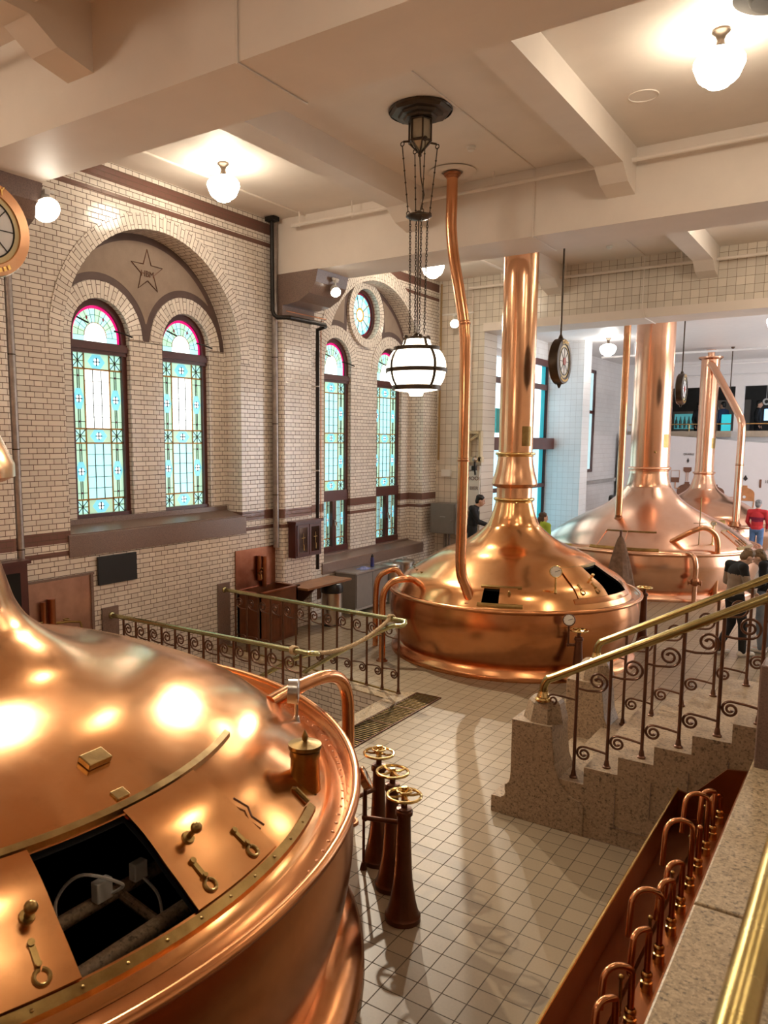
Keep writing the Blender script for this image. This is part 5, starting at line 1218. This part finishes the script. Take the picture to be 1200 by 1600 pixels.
# floor drain grate
t = thing('floor_grate', 'long brass and dark iron drain grate set in the floor along the pit kerb', 'grate', (-4.67, 8.0, 0))
mb = MB(); mb.box(-.18, .18, -1.55, .94, .001, .004); mb.build('grate_channel', M['dark'], t, smooth=False)
mb = MB()
for k in range(49): y = -1.53 + k * .0504; mb.box(-.165, .165, y, y + .015, .004, .012)
mb.build('grate_bars', M['brassold'], t, smooth=False)
mb = MB()
for x in (-.18, .165): mb.box(x, x + .015, -1.55, .94, .0, .014)
for y in (-1.55, -.93, -.31, .31, .925): mb.box(-.18, .18, y, y + .016, 0, .014)
mb.build('grate_frame', M['iron'], t, smooth=False)
# ------------------------------------------------------------------ granite stairs
mb = MB()
for k in range(10):
    x0 = -2.68 + .272 * k; x1 = -2.68 + .272 * (k + 1) if k < 9 else .6; mb.box(x0, x1, 6.37, 8.20, 0, .152 * (k + 1))
st = mb.build('stairs', M['gran'], smooth=False)
mb = MB()
for k in range(1, 7):
    x = -2.15 + .272 * k; mb.box(x, x + .005, 6.366, 6.372, .152 * (k - 1), .152 * k + .3 if k < 1 else .152 * (k + 1)); mb.box(x, x + .6, 6.366, 6.372, .152 * (k - 1), .152 * (k - 1) + .004)
mb.build('stone_joint', M['brownstone'], st, smooth=False); struct(st, 'granite stairs climbing to the right between two scrolled railings', 'stairs')
mb = MB(); mb.box(-.12, 4, -4, 6.38, 1.37, 1.52); struct(mb.build('floor_landing', M['gran'], smooth=False), 'upper landing at the right', 'landing')
mb = MB(); mb.box(-.12, 4, 6.38, 16.5, 1.37, 1.52) if False else mb.box(.3, 4, 6.38, 8.25, 1.40, 1.52); struct(mb.build('floor_landing', M['gran'], smooth=False), 'landing at the top of the granite stairs', 'landing')
def pier(y0, lab):
    t = thing('stair_pier', lab, 'stone pier', (-2.35, y0 + .2, 0))
    pr = [(-.235, 0), (.50, 0), (.50, .26), (.46, .30)] + [(.46 - .24 * math.sin(a), .30 + .42 * (1 - math.cos(a))) for a in (.4, .8, 1.2, PI / 2)] + [(.20, .90), (-.155, .90), (-.155, .42), (-.158, .36), (-.165, .325), (-.182, .30), (-.205, .29), (-.205, .235), (-.198, .215), (-.205, .185), (-.222, .17), (-.235, .168)]
    mb = MB(); mb.prism(pr, 'y', -.2, .2); mb.build('pier_block', M['gran'], t, smooth=False, bevel=.008)
    mb = MB(); mb.lathe([(.19, .895), (.185, .93), (.15, 1.06), (.13, 1.085), (.001, 1.09)], 8, c=(.08, 0, 0), axis=Matrix.Rotation(PI / 8, 3, 'Z')); mb.build('pier_cap', M['gran'], t, smooth=False)
pier(6.36, 'near granite stair pier with octagonal cap at the foot of the stairs')
pier(7.82, 'far granite stair pier partly hidden behind the near brass handrail')
def stairrail(y, lab):
    t = thing('stair_railing', lab, 'railing', (-1.98, y, .456))
    railing(t, (-1.98, y, .456), (1, 0, 0), .272, 8, .955, step=.152, up=(.79, .085), lo=(.27, .062), r=.014)
    z = lambda x: 1.30 + .560 * (x + 2.19)
    o = Vector(t.location); mb = MB(); pts = [Vector((-2.27, y, 1.09)), Vector((-2.27, y, 1.17)), Vector((-2.262, y, 1.225)), Vector((-2.225, y, 1.285)), Vector((-2.16, y, z(-2.16))), Vector((-1.5, y, z(-1.5))), Vector((-.6, y, z(-.6))), Vector((.1, y, z(.1))), Vector((.5, y, 2.85))]
    mb.tube([p - o for p in cr(pts, 6)], .036, 16); mb.build('handrail', M['railb'], t)
    mb = MB(); mb.lathe([(.07, 1.085), (.07, 1.10), (.055, 1.112), (.055, 1.125), (.045, 1.14), (.04, 1.17)], 20, c=Vector((-2.27, y, 0)) - o); mb.build('rail_socket', M['brass'], t)
    mb = MB(); pts = [(.0, .79 - .152 + .456)] ; zb = 1.03
    pp = [(-1.98, 1.14), (-2.1, 1.15), (-2.18, 1.15)] + [(p[0], p[1]) for p in spiral((-2.185, 1.10), .05, PI / 2, 1.6, 24)]
    mb.tube([Vector((a, y, c)) - o for a, c in pp], .009, 6); mb.build('upper_scroll', M['iron'], t)
stairrail(6.47, 'near brass handrail with scrolled iron balusters climbing the granite stairs')
stairrail(8.02, 'far brass handrail with scrolled iron balusters climbing the granite stairs')
# stone coping at the right with brass rail, copper trough with swan neck pipes
mb = MB(); mb.box(-.62, -.12, 3.95 + .15, 6.36, .55, 1.0); mb.box(-.62, -.12, .6, 4.085, .55, 1.0)
cp = mb.build('stone_coping', M['granl'], smooth=False, bevel=.012); struct(cp, 'granite coping wall in the lower right foreground', 'coping')
mb = MB(); mb.box(-.60, -.12, .6, 6.36, 0, .56); struct(mb.build('wall_coping', M['gran'], smooth=False))
mb = MB(); mb.box(-.60, -.3, 6.15, 6.42, .99, 1.75); pst = mb.build('stone_post', M['brownstone'], smooth=False, bevel=.01); struct(pst, 'brown stone post at the far end of the coping', 'post')
t = thing('landing_rail', 'thick blurry brass handrail in the bottom right corner', 'railing', (-.135, 1.2, 1.52))
mb = MB(); mb.cyl((0, -.9, .80), (0, 1.45, .80), .034, n=24); mb.tube(cr([(0, 1.45, .80), (.0, 1.7, .80), (.1, 1.9, .80), (.3, 2.0, .80)]), .034, 18); mb.build('handrail', M['railn'], t)
for y in (-.6, .9):
    mb = MB(); mb.cyl((.06, y, 0), (.06, y, .78), .014, n=10); mb.tube([(.06, y, .76), (0, y, .79)], .014, 8); mb.build('baluster', M['iron'], t)
t = thing('copper_trough', 'long red brown copper trough hung along the stone coping', 'trough', (-.9, 4.0, .45))
mb = MB(); prf = [(-.20, .24), (-.19, .24), (-.185, .02), (.0, .05), (.08, .14), (.27, .16), (.27, .12), (.10, .10), (.0, .02), (-.2, 0)]
mb.prism(prf, 'y', -3.2, 2.18)
mb.prism([(-.20, 0), (-.20, .24), (-.10, .22), (.13, .48), (.28, .50), (.28, .0)], 'y', 2.17, 2.19)
mb.box(.262, .30, -3.2, 2.18, .04, .50)
mb.build('trough_body', M['troughc'], t, smooth=False)
mb = MB(); mb.tube([(-.195, -3.2, .245), (-.195, 2.18, .245)], .009, 6); mb.build('trough_lip', M['brass'], t)
hooks = [(5.98, .22, .022), (5.70, .36, .032), (5.445, .43, .062), (5.18, .30, .0), (4.92, .46, .066), (4.66, .32, .030), (4.41, .33, .024), (4.12, .41, .062), (3.86, .34, .024), (3.55, .32, .05), (3.27, .34, .026), (2.98, .36, .04), (2.70, .36, .03)]
names = ['short', 'plain', 'stub', 'tall wide']
for i, (y, h, R) in enumerate(hooks):
    lab = 'copper swan neck tap in the trough, ' + ['first from the stair end', 'second from the stair end', 'third from the stair end, wide bow', 'fourth from the stair end, straight stub', 'fifth from the stair end, wide bow', 'sixth from the stair end', 'seventh from the stair end', 'eighth from the stair end, wide bow', 'ninth from the stair end', 'tenth from the stair end', 'eleventh from the stair end', 'twelfth from the stair end', 'last toward the viewer'][i]
    t = thing('swan_neck_tap', lab, 'tap', (-.775, y, .595), 0, 'swan neck taps in the copper trough')
    mb = MB()
    if R:
        R2 = R; z_ = h - R2; pts = [(0, 0, .02), (0, 0, h - R2)] + [(-R2 + R2 * math.cos(a), -.012 * k, h - R2 + R2 * math.sin(a)) for k, a in enumerate([PI * j / 10 for j in range(1, 11)])]; pts += [(-2 * R2 - .005, -.125, h * .4)]
        mb.tube(pts, .0155, 10)
    else: mb.cyl((0, 0, 0), (0, 0, h), .018, n=10); mb.sph((0, 0, h), .02, 8, 6)
    mb.build('neck_pipe', M['copp'], t)
    mb = MB(); mb.lathe([(.03, 0), (.03, .05), (.024, .055), (.024, .07), (.028, .075), (.028, .09), (.02, .10)], 14); mb.build('tap_fitting', M['brass'], t)
    if i % 2: mb = MB(); mb.cyl((-.06, .05, .0), (-.06, .05, .2), .008, n=8); mb.sph((-.06, .05, .2), .014, 8, 6); mb.build('small_cock', M['brassold'], t)
# ------------------------------------------------------------------ bar fittings
t = thing('bar_rail', 'thin brass rail across the left bar opening', 'rail', (-6.0, 29.9, 3.96)); mb = MB(); mb.cyl((-1.7, 0, 0), (1.66, 0, 0), .02, n=8); mb.build('rail', M['brass'], t)
for x in (-1.0, .35, 1.2): mb = MB(); mb.cyl((x, 0, -.24), (x, 0, 0), .014, n=6); mb.build('rail_post', M['brass'], t)
t = thing('bar_rail', 'thin brass rail across the right bar opening', 'rail', (-1.5, 29.9, 3.96)); mb = MB(); mb.cyl((-2.46, 0, 0), (2.4, 0, 0), .02, n=8); mb.build('rail', M['brass'], t)
t = thing('bottle_fridge', 'teal glowing bottle fridge in the left bar opening', 'fridge', (-6.3, 33.0, 3.02)); mb = MB(); mb.box(-.55, .5, 0, .4, 0, 1.5); mb.build('fridge_body', M['steeld'], t, smooth=False); mb = MB(); mb.box(-.48, .44, -.02, 0, .83, 1.40); mb.build('fridge_glow', emis('fridge_glow', (.10, .42, .45), .35), t, smooth=False)
for k in range(6): mb = MB(); mb.lathe([(.05, .86), (.05, 1.13), (.02, 1.21), (.02, 1.30)], 10, c=(-.4 + k * .15, -.06, 0)); mb.build('bottle', simple('pale_bottle', (.3, .5, .5), .3) if k == 0 else bpy.data.materials['pale_bottle'], t)
t = thing('steel_cupboard', 'steel cupboard front with a round meter behind the left bar opening', 'cupboard', (-5.1, 33.2, 3.02)); mb = MB(); mb.box(-.7, .9, 0, .2, 0, 1.9); mb.build('panel_sheet', M['steeld'], t, smooth=False); mb = MB(); mb.tor((-.3, -.02, 1.55), .14, .02, 24, 6, Matrix.Rotation(PI / 2, 3, 'X')); mb.build('meter', M['steel'], t)
mb = MB(); mb.lathe([(.001, 0), (.25, 0), (.2, .08), (.05, .12)], 20); t = mb.build('hood_lamp', emis('hood_lamp_glow', (.9, .9, .8), 1.2), loc=(-5.5, 32.0, 5.15)); tag(t, 'pale hood lamp over the bar in the left opening', 'lamp')
bitbox('teal_screen', 'bright teal screen at the right end of the left bar opening', 'screen', -4.75, -4.45, 30.6, 30.65, 3.68, 4.3, emis('teal_screen_glow', (.03, .40, .46), .8), .004)
bitbox('blue_screen', 'small blue screen in the right bar opening', 'screen', -3.55, -3.1, 31.6, 31.65, 4.1, 4.5, emis('blue_screen_glow', (.3, .55, .9), 1.5), .004)
bitbox('bar_counter', 'dark counter inside the bar openings', 'counter', -7.5, 3.5, 30.4, 30.8, 3.02, 3.68, M['steeld'])
for k in range(3): mb = MB(); mb.tor((0, 0, 0), .09, .03, 16, 6, Matrix.Rotation(PI / 2, 3, 'X')); mb.cyl((0, 0, .09), (0, 0, .86), .01, n=6); t = mb.build('tap_ring', M['whitepl'], loc=(-3.5 + k * .28, 31.5, 4.75)); tag(t, ['left', 'middle', 'right'][k] + ' one of the three white rings in the right bar opening', 'ring')
bitbox('raised_step', 'low wooden platform the dark shirted man stands on', 'platform', -8.0, -6.6, 15.7, 16.4, 0, .42, M['tubwood'])
# ------------------------------------------------------------------ people
def evalmesh(o, name):
    dg = bpy.context.evaluated_depsgraph_get(); me = bpy.data.meshes.new_from_object(o.evaluated_get(dg)); me.name = name; return me
def fuse(mb, name, mat, parent, vox, smooth=2):
    o = mb.build(name, mat, None, smooth=True)
    r = o.modifiers.new('r', 'REMESH'); r.mode = 'VOXEL'; r.voxel_size = vox; r.use_smooth_shade = True
    s = o.modifiers.new('s', 'SMOOTH'); s.iterations = smooth; s.factor = .5
    me = evalmesh(o, name); me.materials.clear(); me.materials.append(mat)
    old = o.data; o.modifiers.clear(); o.data = me; bpy.data.meshes.remove(old); me.shade_smooth(); o.parent = parent; return o
def cap(mb, a, b, r0, r1):
    a, b = Vector(a), Vector(b); mb.cyl(a, b, r0, r1, 14); mb.sph(a, r0, 14, 8); mb.sph(b, r1, 14, 8)
SKIN = simple('skin_tone', (.62, .36, .25), .5, var=.05); SKIN2 = simple('skin_tone_light', (.70, .45, .34), .5, var=.05)
EYE = simple('eye_dark', (.02, .015, .012), .2); LIP = simple('lip_tone', (.45, .18, .15), .5)
def human(label, loc, rz, J, hair, topm, legm, shoem, skin=SKIN, vox=.011, hairlong=False, band=None, yoke=None, rest=None):
    t = thing('person', label, 'person', loc, rz)
    H = Vector(J['head']); hd = Vector(J['look']).normalized(); up = Vector(J.get('up', (0, 0, 1))); up = (up - hd * up.dot(hd)).normalized(); rt = hd.cross(up)
    Mh = Matrix((rt, hd, up)).transposed(); F = lambda x, y, z: H + rt * x + hd * y + up * z
    b = MB(); b.sph(H + up * .02, (.074, .092, .105), 18, 12, Mh); b.sph(F(0, .03, -.05), (.056, .066, .07), 14, 10, Mh); b.sph(F(0, .055, -.085), (.03, .03, .025), 10, 8, Mh)
    cap(b, F(0, .088, .025), F(0, .112, -.018), .012, .016); b.sph(F(0, .085, .05), (.05, .016, .012), 10, 8, Mh)
    for s in (-1, 1): b.sph(F(s * .077, -.005, -.0), (.011, .022, .032), 8, 8, Mh); b.sph(F(s * .03, .075, -.03), (.02, .018, .02), 8, 6, Mh)
    nk = Vector(J['neck']); ch = Vector(J['chest']); pv = Vector(J['pelvis'])
    cap(b, nk - (H - nk).normalized() * .03, H - up * .05, .058, .052)
    X = Vector(J.get('side', (1, 0, 0)))
    def torso(m, g):
        m.sph(ch, (.165 + g, .105 + g, .17 + g), 18, 12); m.sph((ch + pv) / 2, (.14 + g, .10 + g, .20 + g), 16, 10); m.sph(pv, (.155 + g, .11 + g, .12 + g), 16, 10)
        for s in (-1, 1): cap(m, nk - Vector((0, 0, .04)), Vector(J['sh'][s]), .055 + g, .058 + g)
    torso(b, 0)
    for s in (-1, 1):
        sh, el, wr = Vector(J['sh'][s]), Vector(J['el'][s]), Vector(J['wr'][s])
        cap(b, sh, el, .05, .04); cap(b, el, wr, .04, .027)
        d = (wr - el).normalized(); n_ = Vector(J.get('palm', (0, 0, -1))); n_ = (n_ - d * n_.dot(d)).normalized(); w = d.cross(n_)
        if vox < .015:
            for k in range(4):
                o_ = w * (k - 1.5) * .021; a = wr + d * .085 + o_; l = (.062, .072, .068, .052)[k]
                cap(b, wr + d * .015 + o_ * .6, a, .0125, .011); cap(b, a, a + d * l * .5 + n_ * .008, .0095, .009); cap(b, a + d * l * .5 + n_ * .008, a + d * l * .85 + n_ * .03, .009, .0078)
            cap(b, wr + d * .02 + w * -.02 * s, wr + d * .06 - w * .05 * s + n_ * .015, .012, .0105); cap(b, wr + d * .06 - w * .05 * s + n_ * .015, wr + d * .095 - w * .055 * s + n_ * .025, .010, .008)
        else: cap(b, wr, wr + d * .1, .03, .022)
        hp, kn, an = Vector(J['hip'][s]), Vector(J['kn'][s]), Vector(J['an'][s])
        cap(b, hp, kn, .082, .055); cap(b, kn, an, .052, .036); f = Vector(J.get('toe', (0, .17, -.05))); cap(b, an - Vector((0, .03, .03)), an + f * .8, .035, .03)
    fuse(b, 'body', skin, t, vox)
    m = MB(); torso(m, .016)
    for s in (-1, 1): cap(m, J['sh'][s], J['el'][s], .066, .055); cap(m, J['el'][s], Vector(J['el'][s]).lerp(Vector(J['wr'][s]), .93), .053, .04)
    m.tube([nk + Vector((0, 0, -.02)), nk + (H - nk).normalized() * .035], [.075, .066], 16)
    tp = fuse(m, 'top', topm, t, max(vox, .013))
    if band or yoke:
        tp.data.materials.append(band or yoke)
        for p in tp.data.polygons:
            z = p.center.z
            if band and 1.17 < z < 1.29 and abs(p.center.x) < .2: p.material_index = 1
            if yoke and z > 1.30: p.material_index = 1
    m = MB(); m.sph(pv + Vector((0, 0, -.02)), (.168, .124, .12), 16, 10)
    for s in (-1, 1): cap(m, J['hip'][s], J['kn'][s], .096, .07); cap(m, J['kn'][s], J['an'][s], .068, .056)
    fuse(m, 'trousers', legm, t, max(vox, .013))
    for s in (-1, 1):
        m = MB(); an = Vector(J['an'][s]); f = Vector(J.get('toe', (0, .17, -.05))); a = an + Vector((0, -.045, -.045)); c_ = an + Vector((f.x, f.y, -.05)); cap(m, a, c_, .042, .038); cap(m, an + Vector((0, 0, .0)), a, .048, .042); m.box(0, 0, 0, 0, 0, 0) if False else None
        fuse(m, 'shoe', shoem, t, max(vox, .012))
    # hair: a thick shell over the crown, back and sides, with tufts
    hb = MB(); rnd = random.Random(int(abs(loc[0] * 100)))
    hb.sph(F(0, -.018, .048), (.083, .094, .088), 20, 12, Mh); hb.sph(F(0, -.05, .0), (.074, .06, .085), 16, 10, Mh)
    for k in range(46):
        a = rnd.uniform(-PI, PI); e = rnd.uniform(.2, 1.3); q = Vector((math.cos(a) * math.cos(e) * .08, math.sin(a) * math.cos(e) * .09 - .016, .05 + .082 * math.sin(e)))
        if q.y > .045 and q.z < .09: continue
        hb.sph(F(*q), (.02, .024, .018), 8, 6, Mh)
    if hairlong:
        cap(hb, F(0, -.06, -.02), F(0, -.085, -.2), .07, .06); cap(hb, F(.05, -.03, 0), F(.07, -.04, -.18), .04, .03); cap(hb, F(-.05, -.03, 0), F(-.07, -.04, -.18), .04, .03)
    fuse(hb, 'hair', hair, t, max(vox * .9, .009), 1)
    for s in (-1, 1):
        m = MB(); m.sph(F(s * .031, .084, .022), (.011, .009, .007), 8, 6, Mh); m.build('eye', EYE, t)
    m = MB(); m.sph(F(0, .096, -.052), (.024, .009, .007), 10, 6, Mh); m.build('mouth', LIP, t)
    return t
def J0(**k):
    d = dict(head=(0, .03, 1.63), look=(0, 1, -.05), neck=(0, -.0, 1.49), chest=(0, 0, 1.30), pelvis=(0, 0, .98), sh={-1: (-.185, 0, 1.42), 1: (.185, 0, 1.42)}, el={-1: (-.25, -.03, 1.14), 1: (.25, -.03, 1.14)}, wr={-1: (-.25, .08, .90), 1: (.25, .08, .90)},
             hip={-1: (-.09, 0, .95), 1: (.09, 0, .95)}, kn={-1: (-.10, .02, .51), 1: (.10, .02, .51)}, an={-1: (-.10, -.02, .09), 1: (.10, -.02, .09)}); d.update(k); return d
BLK = simple('black_cotton', (.012, .012, .014), .85); NAVY = simple('blue_denim', (.10, .17, .33), .85, var=.2, scale=10); REDK = simple('red_knit', (.55, .03, .035), .9, var=.1, bump=.2, bscale=90); MAR = simple('maroon_stripe', (.22, .012, .04), .9)
LIME = simple('lime_top', (.42, .55, .05), .85); BEIGE = simple('beige_fabric', (.30, .235, .18), .9, var=.15); GREYJ = simple('grey_jeans', (.20, .24, .30), .85, var=.2); WHS = simple('white_trainer', (.75, .73, .70), .5); BRS = simple('brown_shoe', (.12, .06, .03), .5)
HB = simple('black_hair', (.012, .010, .009), .5); HG = simple('grey_hair', (.22, .21, .21), .7, var=.5, scale=50); HBL = simple('sandy_hair', (.20, .125, .065), .6, var=.4, scale=50); HBR = simple('brown_hair', (.09, .05, .03), .6, var=.3, scale=50); BLU = simple('blue_shirt', (.03, .06, .14), .8)
human('person in dark shirt with black hair leaning forward behind the middle kettle', (-7.40, 16.05, .42), math.radians(-62), J0(head=(0, .17, 1.60), look=(0, 1, -.28), up=(0, .25, 1), neck=(0, .08, 1.47), chest=(0, .04, 1.29), el={-1: (-.26, .10, 1.15), 1: (.26, .12, 1.16)}, wr={-1: (-.18, .36, 1.06), 1: (.16, .38, 1.07)}), HB, BLK, BLK, BLK)
human('person with long brown hair and lime green top right of the middle chimney', (-6.35, 17.55, 0), math.radians(-20), J0(head=(0, .05, 1.58), look=(.5, 1, -.1)), HBR, LIME, BLK, BLK, hairlong=True, vox=.014)
human('person with dark hair of whom only the head shows behind the pink kettle', (-6.55, 23.9, 0), math.radians(-40), J0(), HB, BLK, BLK, BLK, vox=.016)
human('person in red sweater with maroon stripe and blue jeans seen from behind', (-2.72, 24.35, 0), math.radians(-8), J0(el={-1: (-.26, .04, 1.15), 1: (.26, .02, 1.15)}, wr={-1: (-.20, .2, .98), 1: (.20, .2, .98)}, sh={-1: (-.20, 0, 1.43), 1: (.20, 0, 1.43)}), HG, REDK, NAVY, BRS, band=MAR, vox=.013)
human('person in beige jacket with black shoulders looking down behind the stair rails', (-1.74, 13.45, 0), math.radians(-50), J0(head=(0, .16, 1.55), look=(0, 1, -.75), up=(0, .6, 1), neck=(0, .07, 1.45), chest=(0, .02, 1.28), el={-1: (-.27, .02, 1.14), 1: (.27, .03, 1.14)}, wr={-1: (-.12, .24, 1.02), 1: (.12, .24, 1.02)}, kn={-1: (-.10, .04, .51), 1: (.10, .10, .52)}, an={-1: (-.10, -.16, .09), 1: (.10, .12, .09)}), HBL, BEIGE, BLK, WHS, SKIN2, yoke=BLK)
human('person in dark coat and grey jeans bowing beside the beige jacketed person', (-1.36, 13.95, 0), math.radians(75), J0(head=(0, .13, 1.50), look=(0, 1, -.6), up=(0, .5, 1), neck=(0, .06, 1.41), wr={-1: (-.12, .24, 1.02), 1: (.12, .24, 1.02)}), HBL, BLK, GREYJ, WHS, SKIN2)
human('person in a black jacket at the bar, left of the farthest chimney', (-5.62, 31.35, 3.02), math.radians(-120), J0(), HB, BLK, BLK, BLK, vox=.022)
human('person in a blue shirt at the bar, right of the farthest chimney', (-4.86, 31.6, 3.02), math.radians(60), J0(), HB, BLU, BLK, BLK, vox=.022)
human('person in black at the left end of the right bar opening', (-3.72, 31.35, 3.02), math.radians(-90), J0(), HB, BLK, BLK, BLK, vox=.022)
# ------------------------------------------------------------------ light, camera
w = bpy.data.worlds.new('World'); SC.world = w; w.use_nodes = True
w.node_tree.nodes['Background'].inputs[0].default_value = (.9, .95, 1, 1); w.node_tree.nodes['Background'].inputs[1].default_value = .3
def area(name, loc, rot, sx, sy, e, col):
    li = bpy.data.lights.new(name, 'AREA'); li.shape = 'RECTANGLE'; li.size = sx; li.size_y = sy; li.energy = e; li.color = col
    o = bpy.data.objects.new(name, li); COL.objects.link(o); o.location = loc; o.rotation_euler = rot; return o
cam = bpy.data.cameras.new('Camera'); co = bpy.data.objects.new('Camera', cam); COL.objects.link(co)
def rotm(yaw, pitch, roll):
    cy, sy, cp, sp = math.cos(yaw), math.sin(yaw), math.cos(pitch), math.sin(pitch)
    f = Vector((-sy * cp, cy * cp, sp)); r = Vector((cy, sy, 0)); u = r.cross(f); c, s = math.cos(roll), math.sin(roll)
    return c * r + s * u, -s * r + c * u, f
r_, u_, f_ = rotm(.606815, -.127407, .0027218)
mw = Matrix(((r_.x, u_.x, -f_.x, 0), (r_.y, u_.y, -f_.y, 0), (r_.z, u_.z, -f_.z, 3.3), (0, 0, 0, 1)))
co.matrix_world = mw
cam.sensor_width = 36; cam.sensor_fit = 'AUTO'; cam.lens = 1230.2 * 36 / 1600
cam.shift_x = (600 - 520.93) / 1600; cam.shift_y = (848.70 - 800) / 1600; cam.dof.use_dof = True; cam.dof.focus_distance = 10.0; cam.dof.aperture_fstop = 4.5; cam.clip_start = .05; cam.clip_end = 100
SC.camera = co
SC.view_settings.view_transform = 'Standard'; SC.view_settings.look = 'None'; SC.view_settings.gamma = 1; SC.view_settings.exposure = 0.6
SC.view_settings.use_curve_mapping = False

from collections import defaultdict
grp = defaultdict(list)
for o in SC.objects:
    if o.parent is None and o.get('label') and o.get('kind') != 'structure' and o.type in ('MESH', 'EMPTY'): grp[o.name.split('.')[0]].append(o)
for k, v in grp.items():
    if len(v) > 1:
        for o in v:
            if not o.get('group'): o['group'] = {'person': 'visitors', 'copper_kettle': 'copper kettles'}.get(k, k.replace('_', ' ') + 's')
